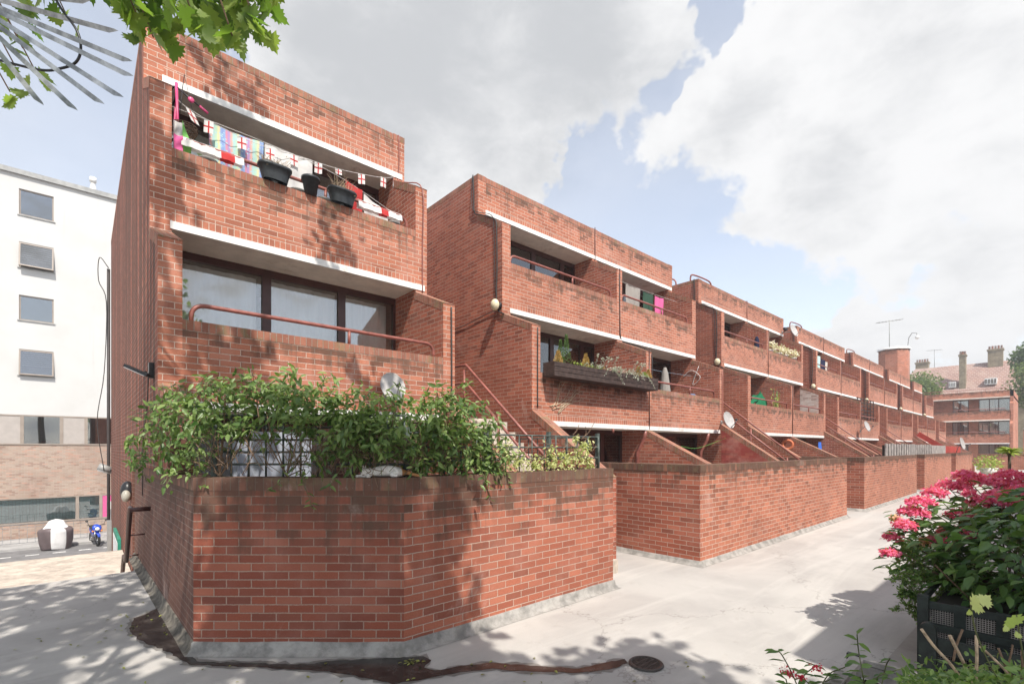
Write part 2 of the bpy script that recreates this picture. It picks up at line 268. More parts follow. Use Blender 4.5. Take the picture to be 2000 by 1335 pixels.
# ---------------- mesh building ----------------
class MB:
    def __init__(s): s.v = []; s.f = []; s.m = []; s.mats = []; s.top = []; s.voff = []; s.smooth = []
    def mi(s, mat):
        if mat not in s.mats: s.mats.append(mat)
        return s.mats.index(mat)
    def face(s, pts, mat, top=None, voff=0.0, sm=False):
        i = len(s.v); s.v += [tuple(p) for p in pts]; s.f.append(tuple(range(i, i + len(pts)))); s.m.append(s.mi(mat)); s.top.append(top); s.voff.append(voff); s.smooth.append(sm)
    def box(s, x0, x1, y0, y1, z0, z1, mat, top=None, voff=0.0, M=None, capmat=None, skip=''):
        p = [Vector((x, y, z)) for z in (z0, z1) for y in (y0, y1) for x in (x0, x1)]
        if M is not None: p = [M @ a for a in p]
        fs = {'b': (0, 2, 3, 1), 't': (4, 5, 7, 6), 'f': (0, 1, 5, 4), 'k': (2, 6, 7, 3), 'l': (0, 4, 6, 2), 'r': (1, 3, 7, 5)}
        for k, q in fs.items():
            if k in skip: continue
            s.face([p[j] for j in q], capmat if (k == 't' and capmat) else mat, top, voff)
    def prism(s, prof, a0, a1, mat, axis='x', top=None, edges=None):
        """profile (h, z) extruded along x (prof h = y) or y (prof h = x). Counter-clockwise or not does not matter."""
        mk = (lambda h, z, a: Vector((a, h, z))) if axis == 'x' else (lambda h, z, a: Vector((h, a, z)))
        n = len(prof)
        s.face([mk(h, z, a0) for h, z in prof], mat, top); s.face([mk(h, z, a1) for h, z in reversed(prof)], mat, top)
        for i in range(n):
            (h0, z0), (h1, z1) = prof[i], prof[(i + 1) % n]
            em = edges.get(i, mat) if edges else mat
            s.face([mk(h0, z0, a0), mk(h0, z0, a1), mk(h1, z1, a1), mk(h1, z1, a0)], em, top)
    def tube(s, path, r, mat, n=8, caps=True):
        path = [Vector(p) for p in path]; rings = []
        rr = r if isinstance(r, (list, tuple)) else [r] * len(path)
        up = Vector((0, 0, 1)); prev = None
        for i, p in enumerate(path):
            a = path[max(0, i - 1)]; b = path[min(len(path) - 1, i + 1)]; d = (b - a)
            if d.length < 1e-9: d = Vector((0, 0, 1))
            d.normalize()
            if prev is None: x = d.cross(up if abs(d.z) < .95 else Vector((1, 0, 0)))
            else: x = prev - d * prev.dot(d)
            if x.length < 1e-6: x = d.orthogonal()
            x.normalize(); prev = x; y = d.cross(x)
            rings.append([p + (x * math.cos(2 * math.pi * k / n) + y * math.sin(2 * math.pi * k / n)) * rr[i] for k in range(n)])
        for i in range(len(rings) - 1):
            for k in range(n):
                s.face([rings[i][k], rings[i][(k + 1) % n], rings[i + 1][(k + 1) % n], rings[i + 1][k]], mat, sm=True)
        if caps: s.face(list(reversed(rings[0])), mat); s.face(rings[-1], mat)
    def lathe(s, prof, mat, c=(0, 0, 0), n=20, M=None, sx=1.0, sy=1.0):
        c = Vector(c); R = []
        for (r, z) in prof:
            ring = [Vector((r * math.cos(2 * math.pi * k / n) * sx, r * math.sin(2 * math.pi * k / n) * sy, z)) for k in range(n)]
            R.append([(M @ p if M is not None else p) + c for p in ring])
        for i in range(len(R) - 1):
            for k in range(n): s.face([R[i][k], R[i][(k + 1) % n], R[i + 1][(k + 1) % n], R[i + 1][k]], mat, sm=True)
    def sphere(s, c, r, mat, n=14, m=8, sc=(1, 1, 1), M=None):
        c = Vector(c); g = []
        for i in range(m + 1):
            th = math.pi * i / m
            row = []
            for k in range(n):
                p = Vector((r * math.sin(th) * math.cos(2 * math.pi * k / n) * sc[0], r * math.sin(th) * math.sin(2 * math.pi * k / n) * sc[1], r * math.cos(th) * sc[2]))
                row.append((M @ p if M is not None else p) + c)
            g.append(row)
        for i in range(m):
            for k in range(n): s.face([g[i][k], g[i + 1][k], g[i + 1][(k + 1) % n], g[i][(k + 1) % n]], mat, sm=True)
    def grid(s, fn, nu, nv, mat, sm=True):
        P = [[Vector(fn(i / nu, j / nv)) for j in range(nv + 1)] for i in range(nu + 1)]
        for i in range(nu):
            for j in range(nv):
                s.face([P[i][j], P[i + 1][j], P[i + 1][j + 1], P[i][j + 1]], mat(i / nu, j / nv) if callable(mat) else mat, sm=sm)
    def build(s, name, parent=None, merge=False):
        me = bpy.data.meshes.new(name); me.from_pydata(s.v, [], s.f)
        for m in s.mats: me.materials.append(m)
        me.polygons.foreach_set('material_index', s.m); me.polygons.foreach_set('use_smooth', s.smooth)
        uv = np.zeros((len(s.v), 2), np.float32); tp = np.full((len(s.v), 2), 9.0, np.float32)
        V = np.array(s.v, np.float64)
        for fi, f in enumerate(s.f):
            a = V[f[0]]; nrm = np.zeros(3)
            for k in range(1, len(f) - 1): nrm += np.cross(V[f[k]] - a, V[f[k + 1]] - a)
            l = np.linalg.norm(nrm)
            if l < 1e-12: continue
            nrm /= l
            if abs(nrm[2]) > 0.97: t = np.array((1., 0, 0)); b = np.array((0, 1., 0))
            else:
                if (nrm[0] < -1e-6) or (abs(nrm[0]) < 1e-6 and nrm[1] < 0): nrm = -nrm
                t = np.cross((0, 0, 1.), nrm); t /= np.linalg.norm(t); b = np.cross(nrm, t)
            P = V[list(f)]; uv[f[0]:f[0] + len(f), 0] = P @ t; uv[f[0]:f[0] + len(f), 1] = P @ b - s.voff[fi]
            if s.top[fi] is not None:
                tp[f[0]:f[0] + len(f), 1] = s.top[fi] - P[:, 2]
        u1 = me.uv_layers.new(name='UVMap'); u2 = me.uv_layers.new(name='Top')
        li = np.zeros(len(me.loops), np.int32); me.loops.foreach_get('vertex_index', li)
        u1.data.foreach_set('uv', uv[li].ravel()); u2.data.foreach_set('uv', tp[li].ravel())
        if merge or any(s.smooth):
            import bmesh
            bm = bmesh.new(); bm.from_mesh(me); bmesh.ops.remove_doubles(bm, verts=bm.verts, dist=1e-5); bm.to_mesh(me); bm.free()
        me.update()
        o = bpy.data.objects.new(name, me); COL.objects.link(o)
        if parent is not None:
            o.parent = parent; o.matrix_parent_inverse = Matrix.Translation(-parent.location) if parent.type == 'EMPTY' and parent.parent is None else Matrix.Identity(4)
            if not (parent.type == 'EMPTY' and parent.parent is None): o.matrix_parent_inverse = Matrix.Identity(4)
        return o
def thing(name, label, cat, loc=(0, 0, 0), group=None):
    o = bpy.data.objects.new(name, None); COL.objects.link(o); o.location = loc; o.empty_display_size = 0.2
    o['label'] = label; o['category'] = cat
    if group: o['group'] = group
    return o
def tag(o, label, cat, group=None):
    o['label'] = label; o['category'] = cat
    if group: o['group'] = group
    return o
def struct(o): o['kind'] = 'structure'; return o
def bez(pts, n=8):
    """Catmull-Rom through points"""
    P = [Vector(p) for p in pts]; P = [P[0] * 2 - P[1]] + P + [P[-1] * 2 - P[-2]]; out = []
    for i in range(1, len(P) - 2):
        for k in range(n):
            t = k / n; a, b, c, d = P[i - 1], P[i], P[i + 1], P[i + 2]
            out.append(0.5 * ((2 * b) + (c - a) * t + (2 * a - 5 * b + 4 * c - d) * t * t + (3 * b - a - 3 * c + d) * t ** 3))
    out.append(P[-2]); return out
# ---------------- ground, street ----------------
def ground_mat():
    m, nt, b = newmat('walkway_screed'); q = NT(nt); g = q.n('ShaderNodeNewGeometry').outputs['Position']
    n = q.noise(g, 0.7, 8, 0.62, 0.4); n2 = q.noise(g, 70, 4, 0.7); n3 = q.noise(q.scaled(g, (0.25, 2.2, 1)), 1.0, 6, 0.6, 0.6); n4 = q.noise(g, 5, 7, 0.75)
    col = q.mix(q.ramp(n.outputs['Fac'], 0.35, 0.68), (.44, .42, .395), (.36, .342, .325))
    col = q.mix(q.ramp(n3.outputs['Fac'], 0.45, 0.68, 0, 0.75), col, (.50,.48,.45))
    col = q.mix(q.ramp(n4.outputs['Fac'], 0.56, 0.70, 0, 0.40), col, (.30, .27, .245))
    col = q.mix(q.ramp(n2.outputs['Fac'], 0.5, 0.8, 0, 0.25), col, (.25, .22, .2))
    # spots of old gum and dirt
    vo = nt.nodes.new('ShaderNodeTexVoronoi'); q.l(g, vo.inputs['Vector']); vo.inputs['Scale'].default_value = 1.6; vo.inputs['Randomness'].default_value = 1
    spot = q.ramp(vo.outputs['Distance'], 0.035, 0.055, 0.5, 0.0)
    col = q.mix(spot, col, (.17, .15, .13))
    # hairline cracks
    v2 = nt.nodes.new('ShaderNodeTexVoronoi'); v2.feature = 'DISTANCE_TO_EDGE'; dn = q.noise(g, 1.4, 5, 0.7)
    ad = q.n('ShaderNodeVectorMath', operation='ADD'); q.l(g, ad.inputs[0]); q.l(dn.outputs['Color'], ad.inputs[1]); q.l(ad.outputs[0], v2.inputs['Vector']); v2.inputs['Scale'].default_value = 0.22
    col = q.mix(q.ramp(v2.outputs['Distance'], 0.0010, 0.0026, 0.5, 0.0), col, (.2, .18, .16))
    q.l(col, b.inputs['Base Color']); b.inputs['Roughness'].default_value = 0.82; b.inputs['Specular IOR Level'].default_value = 0.3
    h = q.m('ADD', q.m('MULTIPLY', n2.outputs['Fac'], 0.3), n4.outputs['Fac'])
    q.l(q.bump(h, 0.5, 0.006), b.inputs['Normal']); return m
M_GROUND = ground_mat()
M_ROAD = plain('street_asphalt', (.17, .165, .165), 0.9, var=0.15, vs=2, bump=0.003)
M_PAVE = plain('street_paving', (.36, .35, .34), 0.9, var=0.12, vs=1.5)
M_EARTH = plain('lower_ground', (.2, .18, .16), 0.95)
STREET = -3.0; EDGE = 9.25
m = MB(); m.box(-40, 0.655, -30, EDGE, -0.3, 0, M_GROUND); m.box(0.655, 110, -30, 22, -0.302, 0, M_GROUND)
struct(m.build('walkway'))
def slab(name, x0, x1, y0, y1, z, mat):
    mm = MB(); mm.face([(x0, y0, z), (x1, y0, z), (x1, y1, z), (x0, y1, z)], mat); return struct(mm.build(name))
slab('ground', -300, 400, -200, 400, STREET - 0.12, M_EARTH)
RY0, RY1 = 28.8, 32.6       # carriageway
slab('road', -200, 200, RY0, RY1, STREET, M_ROAD)
mm = MB(); mm.box(-200, 200, 9.6, RY0, STREET - 0.1, STREET + 0.12, M_PAVE); po = struct(mm.build('pavement'))
mm = MB(); mm.box(-200, 200, RY1, 60, STREET - 0.1, STREET + 0.12, M_PAVE); struct(mm.build('far_pavement'))
mm = MB()
for i in range(60):
    x = -14 + i * 0.62 * 1.5
    mm.box(x, x + 0.006 + 0.02, 19, RY0 - .02, STREET + 0.12, STREET + 0.1235, plain('paving_joint', (.2,.18,.16)) if 'paving_joint' not in MATS else MATS['paving_joint'])
for y in (19.5, 21.5, 24.0, 26.5):
    mm.box(-14, 40, y, y + 0.03, STREET + 0.12, STREET + 0.1232, MATS['paving_joint'])
struct(mm.build('paving_joints'))
M_LINE = plain('worn_road_paint', (.7, .69, .66), 0.8, var=0.3, vs=9)
mm = MB()
for i in range(26): mm.box(-10 + i * 0.9, -10 + i * 0.9 + 0.45, RY1 - 1.75, RY1 - 1.6, STREET + 0.001, STREET + 0.004, M_LINE)
struct(mm.build('road_markings'))

# ---------------- the brick terrace ----------------
UW, GAP, PER = 4.04, 1.77, 9.85
X_FIRST = 0.64; X2 = 6.48; TH = 0.23; YB = 18.2; ZR = 7.85
YR, YM, YL = 8.40, 7.58, 6.70          # front planes: roof, upper balcony, lower balcony
WR, WM, WG = 9.02, 8.32, 7.42          # window planes
def cross_prof(kind):
    p = [(YB, ZR), (YR, ZR), (YR, 6.96), (YM, 6.52), (YM, 4.62), (YL, 4.24)]
    if kind == 'party': p += [(YL, 2.28), (3.99, 0.90), (3.99, 0.0), (YB, 0.0)]
    elif kind == 'end': p += [(YL, 2.58), (4.9, 1.36), (4.9, 0.0), (YB, 0.0)]
    else: p += [(YL, 2.58), (5.9, 2.06), (5.9, 1.60), (10.3, 1.60), (10.3, STREET), (YB, STREET)]
    return p
def cross_wall(parent, x, kind, mat, name):
    m = MB(); p = cross_prof(kind)
    m.prism(p, x, x + TH, mat, top=None, edges={i: B_FACE for i in (1, 3, 5)})
    # grime: near each front top
    w = m.build(name, parent)
    def cope(a, b, th=0.115, e=0.004):
        c = MB()
        (y0, z0), (y1, z1) = a, b
        d = Vector((0, y1 - y0, z1 - z0)).normalized(); n = Vector((0, -d.z, d.y)); n = n if n.z > 0 else -n
        A = Vector((0, y0, z0)); Bp = Vector((0, y1, z1)); o = n * 0.012
        q = [A + o, Bp + o, Bp - n * th, A - n * th]
        pts0 = [Vector((x - e, v.y, v.z)) for v in q]; pts1 = [Vector((x + TH + e, v.y, v.z)) for v in q]
        c.face(pts0, B_CAP); c.face(list(reversed(pts1)), B_CAP)
        for i in range(4): c.face([pts0[i], pts1[i], pts1[(i + 1) % 4], pts0[(i + 1) % 4]], B_CAP)
        c.build('coping', w)
    cope((YR - .002, 6.96), (YM - .003, 6.52)); cope((YM - .002, 4.62), (YL - .003, 4.24))
    cope((YL - .002, p[6][1]), (p[7][0] - .003, p[7][1]))
    c = MB(); c.box(x - .003, x + TH + .003, YR - .003, YB, ZR - 0.1, ZR + .012, B_CAP); c.build('coping', w)
    return w
def balcony_wall(parent, x0, x1, yf, zb, zt, name, sold=True):
    m = MB(); t = 0.22; e = 0.0
    cap = 0.115
    m.box(x0, x1, yf, yf + t, zb + 0.118, zt - cap, B_FACE, top=zt, skip='tb')
    m.box(x0, x1, yf, yf + t, zb, zb + 0.118, B_SOLD, voff=zb + 0.003, skip='t')
    w = m.build(name, parent)
    c = MB(); c.box(x0, x1, yf - .003, yf + t + .003, zt - cap, zt, B_CAP, voff=zt - cap, skip='b'); c.build('coping', w)
    return w
def window(parent, x0, x1, y, z0, z1, panes, curtains, dark=False, name='window', transom=None, depth=1.6):
    """panes: x fractions of mullions; curtains: list of (f0, f1, material)"""
    fr = MB(); fw = 0.065
    fr.box(x0, x1, y, y + .07, z1 - .11, z1, M_BROWN); fr.box(x0, x1, y, y + .07, z0, z0 + .06, M_BROWN)
    fs = [0] + panes + [1]
    for i, f in enumerate(fs):
        xc = x0 + (x1 - x0) * f; w = fw if 0 < i < len(fs) - 1 else .05
        a, b = (xc, xc + w) if i == 0 else ((xc - w, xc) if i == len(fs) - 1 else (xc - w, xc + w))
        fr.box(a, b, y - .004, y + .066, z0 + .06, z1 - .11, M_BROWN)
    f = fr.build(name, parent)
    g = MB(); g.box(x0 + .03, x1 - .03, y + .03, y + .036, z0 + .04, z1 - .08, G_WIN); g.build('pane', f)
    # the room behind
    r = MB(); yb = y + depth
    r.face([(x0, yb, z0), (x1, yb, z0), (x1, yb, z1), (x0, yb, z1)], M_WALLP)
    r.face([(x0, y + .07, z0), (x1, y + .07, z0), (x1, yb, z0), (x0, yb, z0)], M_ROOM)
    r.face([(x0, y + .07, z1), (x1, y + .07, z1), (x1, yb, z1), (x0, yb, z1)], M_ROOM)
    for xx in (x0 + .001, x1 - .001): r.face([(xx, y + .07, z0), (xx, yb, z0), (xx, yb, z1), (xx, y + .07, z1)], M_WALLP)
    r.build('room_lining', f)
    for (a, b, mt) in curtains:
        cm = MB(); xa, xb = x0 + (x1 - x0) * a, x0 + (x1 - x0) * b; n = max(8, int((xb - xa) / .03)); ph = random.random() * 6
        cm.grid(lambda u, v: (xa + (xb - xa) * u, y + .16 + .022 * math.sin(u * (xb - xa) * 42 + ph) * (1.1 - v * .5) + .012 * math.sin(u * 13 + ph), z0 + .03 + (z1 - z0 - .16) * v), n, 4, mt)
        cm.build('curtain', f)
    return f
def rail(parent, x0, x1, y, z, h=0.22, posts=1, r=0.026, name='railing', zb=0.0):
    m = MB(); rad = 0.14
    P = [(x0, y, z - zb)]
    P += [(x0, y, z + h - rad)] + [(x0 + rad * (1 - math.cos(a)), y, z + h - rad + rad * math.sin(a)) for a in (math.pi * k / 12 for k in range(1, 7))]
    P += [(x1 - rad * (1 - math.cos(a)), y, z + h - rad + rad * math.sin(a)) for a in (math.pi * k / 12 for k in range(6, 0, -1))]
    P += [(x1, y, z + h - rad), (x1, y, z - zb)]
    m.tube(P, r, M_RAIL, 10)
    for k in range(posts):
        xx = x0 + (x1 - x0) * (k + 1) / (posts + 1) + .25
        m.tube([(xx, y, z), (xx, y, z + h)], r * .9, M_RAIL, 8)
    return m.build(name, parent)
NETS = [C_NET, C_NET, C_DRAPE, C_BLUE, C_WHITE]
def rnd_curt():
    k = random.random()
    if k < .25: return [(0.0, .98, random.choice(NETS))]
    if k < .6: return [(0.0, random.uniform(.15, .35), random.choice(NETS)), (random.uniform(.6, .8), .99, random.choice(NETS))]
    if k < .85: return [(random.uniform(.3, .45), .99, random.choice(NETS))]
    return [(0.02, .12, C_DRAPE)]
def terrace_block(x0, n, label, left='end', detail=2, curt=None, walls=None):
    X1 = x0 + n * UW
    t = thing('terrace_block', label, 'building', (x0 + n * UW / 2, YR, 0), 'stepped brick blocks of the terrace')
    curt = curt or {}; walls = walls or {}
    cw = [x0] + [x0 + k * UW - TH / 2 for k in range(1, n)] + [X1 - TH]
    for i, cx in enumerate(cw):
        kd = 'end' if i in (0, len(cw) - 1) else 'party'
        if i == 0 and left == 'corner': kd = 'corner'
        w = cross_wall(t, cx, kd, walls.get(i, B_SIDE if (i == 0 and left == 'corner') else B_RUST_SHADED), 'party_wall' if 0 < i < len(cw) - 1 else 'end_wall')
    for k in range(n):
        a = cw[k] + TH; b = cw[k + 1]
        balcony_wall(t, a, b, YR, 7.13, ZR, 'roof_parapet')
        balcony_wall(t, a, b, YM, 4.78, 5.73, 'upper_balcony_wall')
        balcony_wall(t, a, b, YL, 2.40, 3.34, 'lower_balcony_wall')
        for j, (yf, yw, zs, nm) in enumerate(((YR, WR, 7.03, 'roof_soffit'), (YM, WM, 4.68, 'balcony_soffit'), (YL, WG, 2.30, 'lower_soffit'))):
            s = MB(); s.box(a, b, yf + .02, yw + 2.2, zs, zs + .09, M_SOFF); s.build(nm, t)
            if j < 2 or True:
                pass
        # balcony floors and window walls
        for j, (yw, z0, z1, yfl) in enumerate(((WR, 4.80, 7.03, YM), (WM, 2.42, 4.68, YL), (WG, 0.05, 2.30, None))):
            key = (k, j)
            c = curt.get(key)
            if c == 'none': continue
            pn, cl = c if c else (random.choice([[.36, .7], [.3, .62, .8], [.5]]), rnd_curt())
            window(t, a + .002, b - .002, yw, z0, z1, pn, cl)
        for (yf, yw, z) in ((YM, WR, 4.80), (YL, WM, 2.42)):
            s = MB(); s.box(a, b, yf + .2, yw + 2.0, z - .03, z - .002, M_CONC); s.build('balcony_floor', t)
        for (yf, z) in ((YM, 5.73), (YL, 3.34)):
            if (k, yf) in walls: continue
            ra = a + .12 if k else a + .08
            rail(t, ra + (.02 if yf == YL else 0), b - .12, yf + .11, z)
    for (yf, z) in ((YR, 7.03), (YM, 4.68), (YL, 2.30)):
        f = MB(); f.box(x0 + TH * .92, X1 - .05, yf - .014, yf + .02, z, z + .10, M_WHITE); f.build('white_fascia', t)
    r = MB(); r.box(x0 + TH, X1 - TH, YR + .22, YB - .3, 7.42, 7.5, M_CONC); r.box(x0 + TH, X1 - TH, YB - .3, YB, 0 if left != 'corner' else STREET, ZR - .01, B_FACE); r.build('roof', t)
    # downpipes on the seams between units
    for k in range(1, n):
        for (yf, za, zb_) in ((YR, 7.0, 7.9), (YM, 4.7, 6.55), (YL, 2.32, 4.3)):
            d = MB(); xx = x0 + k * UW; d.tube([(xx, yf - .012, za), (xx, yf - .012, zb_)], .013, M_BROWN, 6); d.build('seam_pipe', t)
    return t
names = ['nearest brick terrace block with flags and washing on its top balcony',
 'second brick terrace block, behind the stair, with a timber flower trough on its lower balcony',
 'third brick terrace block, with flaking white paint on its lower balcony wall',
 'fourth brick terrace block along the row with a dish on its lower balcony wall',
 'fifth brick terrace block along the row with a red sloping panel beside its stair',
 'sixth brick terrace block, second from the far end of the row',
 'seventh brick terrace block, single bay at the far end of the row']
BLK = []
BLK.append(terrace_block(X_FIRST, 1, names[0], left='corner', curt={
    (0, 1): ([.37, .71], [(0, .34, C_NET), (.40, .69, C_NET), (.72, .97, C_NET)]),
    (0, 0): ([.3, .6, .85], [(.0, .2, C_NET)]), (0, 2): ([.3, .6], [(.0, .98, C_WHITE)])}))
for i in range(6):
    n = 2 if i < 5 else 1
    ct = {}
    if i == 0: ct = {(0, 0): ([.22, .56, .86], [(.25, .5, C_BLUE), (.55, .75, C_BLUE), (.93, .99, C_NET)]), (0, 1): ([.55, .86], [(.0, .1, C_DRAPE), (.6, .84, C_NET)]),
                     (1, 0): ([.25, .55], [(.0, .2, C_NET), (.3, .5, C_GREY)]), (1, 1): ([.5], [(.02, .6, cloth('brown_drape', (.16,.10,.08)))]),
                     (0, 2): ([.3, .55, .78], [(.3, .55, C_DRAPE), (.60, .68, C_DRAPE), (.9, .99, C_WHITE)]), (1, 2): ([.5], [(.0, .2, C_WHITE), (.55, .95, C_DRAPE)])}
    BLK.append(terrace_block(X2 + i * PER, n, names[i + 1], curt=ct, walls={(0, YL): 1} if i == 0 else None))
# painted party wall faces on block 3 (flaking white) and the red painted slope of block 2's right end wall
p = MB(); x = X2 + PER + 2 * UW - TH - .004
p.prism([(YL + .2, 4.18), (YM + .05, 4.55), (YM + .05, 3.2), (YM + .3, 2.7), (YL + .2, 2.5)], x, x + .003, B_WHITE); p.build('flaking_paint', BLK[2])
p = MB(); x = X2 + 2 * UW - TH - .004
p.prism([(YL - .05, 2.40), (4.02, .62), (4.02, 0.05), (YL - .05, .05)], x, x + .003, B_RED); p.build('red_paint', BLK[1])

# ---------------- gap infill walls, roof rails ----------------
for i in range(6):
    xa = X_FIRST + UW if i == 0 else X2 + (i - 1) * PER + 2 * UW
    m = MB(); m.box(xa + .003, xa + GAP - .003, 12.6, 12.8, 0, 5.6, B_FACE, top=5.6)
    w = m.build('stairwell_wall'); tag(w, ['brick wall closing the stair passage behind the nearest block', 'brick wall at the back of the stair between second and third blocks',
        'brick wall at the back of the stair between third and fourth blocks', 'brick wall at the back of the stair between fourth and fifth blocks',
        'brick wall at the back of the stair between fifth and sixth blocks', 'brick wall at the back of the stair before the last block'][i], 'wall', 'walls at the back of the stair passages')
# ---------------- external stairs ----------------
def stair(i, xa, full=True):
    lab = ['concrete stair with brown rails rising between the nearest and second blocks', 'stair between the second and third brick blocks, beside the red painted wall',
           'stair between the third and fourth brick blocks', 'stair between the fourth and fifth blocks, beside the red sloping panel', 'stair between the fifth and sixth blocks',
           'stair between the sixth block and the last block of the row'][i]
    t = thing('external_stair', lab, 'stairs', (xa + GAP / 2, 4.6, 0), 'stairs between the terrace blocks')
    m = MB(); n = 12; y0 = 4.32; go = .228; ri = .195
    for k in range(n):
        m.box(xa + .35, xa + 1.28, y0 + k * go, y0 + n * go, k * ri + (.0 if k == 0 else .002), (k + 1) * ri, M_STEP, skip='b')
    m.box(xa + .35, xa + 1.28, y0 + n * go + .003, 12.5, 2.3, 2.4, M_STEP)
    m.build('steps', t)
    w = MB(); w.prism([(3.99, 0), (3.99, .55), (y0, .75), (y0 + n * go, 2.95), (y0 + n * go, 0)], xa + .06, xa + .29, B_FACE); w.build('stair_wall', t) if False else None
    r = MB()
    for xr in (xa + .42,):
        for h in (.96, .64):
            pts = [(xr, y0 + n * go + 1.3, 2.4 + h), (xr, y0 + n * go - .1, 2.4 + h - .03), (xr, y0 - .15, .10 + h)]
            r.tube(pts, .024, M_RAIL, 8)
        for yy in (y0 + n * go - .05, y0 + n * go - 1.0, y0 + n * go - 2.0, y0 + .1):
            zf = (yy - y0) / go * ri
            r.tube([(xr, yy, zf), (xr, yy, zf + .95)], .022, M_RAIL, 8)
    r.build('handrail', t)
    return t
for i in range(6): stair(i, X_FIRST + UW if i == 0 else X2 + (i - 1) * PER + 2 * UW)

# ---------------- garden walls ----------------
GW = 1.585; YG = 3.90
def wallseg(m, k, x0, x1, y0, y1, mat=None, ztop=GW, kerb=True):
    mat = mat or B_GARD_SHADED
    m.box(x0, x1, y0, y1, .0, ztop - .115, mat, top=ztop, skip='tb')
    k.box(x0 - .002, x1 + .002, y0 - .002, y1 + .002, ztop - .115, ztop, B_CAP2, voff=ztop - .118, top=ztop, skip='b')
B_CAP2 = brick_mat('brick_on_edge_sooty', bw=0.075, rh=0.13, off=0.0, c1=(.26,.115,.08), c2=(.17,.08,.058), mort=(.27,.21,.17), grime=0.9, moss=0.3)
def path_wall(pts, th, mats, ztop, name, label, closed=False, group=None, kerbh=.11, kmat=None, darkend=False):
    """a wall following a polyline (outer face = the polyline, thickness to the left of travel)"""
    P = [Vector((a, b, 0)) for a, b in pts]; n = len(P); off = []
    for i in range(n):
        ds = []
        if i > 0: ds.append((P[i] - P[i - 1]).normalized())
        if i < n - 1: ds.append((P[i + 1] - P[i]).normalized())
        ns = [Vector((-d.y, d.x, 0)) for d in ds]
        nn = sum(ns, Vector()) / len(ns); nn.normalize(); off.append(nn / max(.3, nn.dot(ns[0])))
    def strip(m, z0, z1, mt, o0, o1, voff=0, lid=False, top=None):
        A = [P[i] + off[i] * o0 for i in range(n)]; Bq = [P[i] + off[i] * o1 for i in range(n)]
        Z = lambda p, z: Vector((p.x, p.y, z))
        for i in range(n - 1):
            mm = mt[i] if isinstance(mt, list) else mt
            m.face([Z(A[i], z0), Z(A[i + 1], z0), Z(A[i + 1], z1), Z(A[i], z1)], mm, top, voff)
            m.face([Z(Bq[i + 1], z0), Z(Bq[i], z0), Z(Bq[i], z1), Z(Bq[i + 1], z1)], mm, top, voff)
            if lid: m.face([Z(A[i], z1), Z(A[i + 1], z1), Z(Bq[i + 1], z1), Z(Bq[i], z1)], mm, top, voff)
        for i in (0, n - 1):
            mm = (mt[0] if i == 0 else mt[-1]) if isinstance(mt, list) else mt
            m.face([Z(A[i], z0), Z(A[i], z1), Z(Bq[i], z1), Z(Bq[i], z0)], mm, top, voff)
    t = thing(name, label, 'wall', (P[0].x, P[0].y, 0), group)
    m = MB(); strip(m, 0, ztop - .115, mats, 0, th, top=ztop); w = m.build('brickwork', t)
    c = MB(); strip(c, ztop - .115, ztop, B_CAP2, -.004, th + .004, voff=ztop - .118, lid=True, top=ztop); c.build('coping', w)
    # cement skirting: vertical upstand with a coved foot, subdivided and slightly uneven
    k = MB(); r2 = random.Random(3)
    fine = []
    for i in range(n - 1):
        L = (P[i + 1] - P[i]).length; ns = max(1, int(L / .22))
        for j in range(ns + (1 if i == n - 2 else 0)):
            f = j / ns; o = off[i].lerp(off[i + 1], f) if ns > 0 else off[i]
            fine.append((P[i].lerp(P[i + 1], f), (off[i] if j == 0 else (off[i + 1] if j == ns else Vector((-(P[i + 1] - P[i]).y, (P[i + 1] - P[i]).x, 0)).normalized()))))
    rows = []
    for p, o in fine:
        h = kerbh + r2.uniform(-.004, .004); e = .022 + r2.uniform(0, .004)
        rows.append([p - o * -.002 + Vector((0, 0, h)), p - o * (e * .7) + Vector((0, 0, h - .008)), p - o * e + Vector((0, 0, .05)), p - o * (e + .028) + Vector((0, 0, .014)), p - o * (e + .055 + r2.uniform(0, .006)) + Vector((0, 0, .003))])
    for i in range(len(rows) - 1):
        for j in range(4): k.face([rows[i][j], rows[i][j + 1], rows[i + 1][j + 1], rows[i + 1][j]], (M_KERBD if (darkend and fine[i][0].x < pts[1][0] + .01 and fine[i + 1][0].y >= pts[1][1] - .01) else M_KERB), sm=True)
    k.build('cement_skirting', t)
    return t
C1 = (2.17, YG); C0 = (.753, 5.165)
garden1 = path_wall([(.665, 10.28), C0, C1, (5.27, YG), (5.27, 4.9)], .225, [B_DARK, B_GARD_SHADED, B_GARD_LIT, B_GARD_LIT], GW, 'garden_wall',
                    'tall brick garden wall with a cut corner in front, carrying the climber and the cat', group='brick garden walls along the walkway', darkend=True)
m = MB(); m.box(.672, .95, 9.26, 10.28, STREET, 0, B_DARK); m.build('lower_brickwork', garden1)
YG2 = 3.70
gl = ['brick garden wall standing second from the camera, lit along its long face', 'third brick garden wall along the walkway, beyond the second side gap', 'fourth brick garden wall along the walkway, under the slatted fence',
      'fifth and farthest brick garden wall along the walkway', ]
for i in range(4):
    xs = 7.25 + i * 9.83
    path_wall([(xs, 6.2), (xs, YG2), (xs + 8.05, YG2), (xs + 8.05, 5.5)], .225, [B_RUST_SHADED, B_FACE, B_FACE], GW, 'garden_wall', gl[i], group='brick garden walls along the walkway', kerbh=.08)
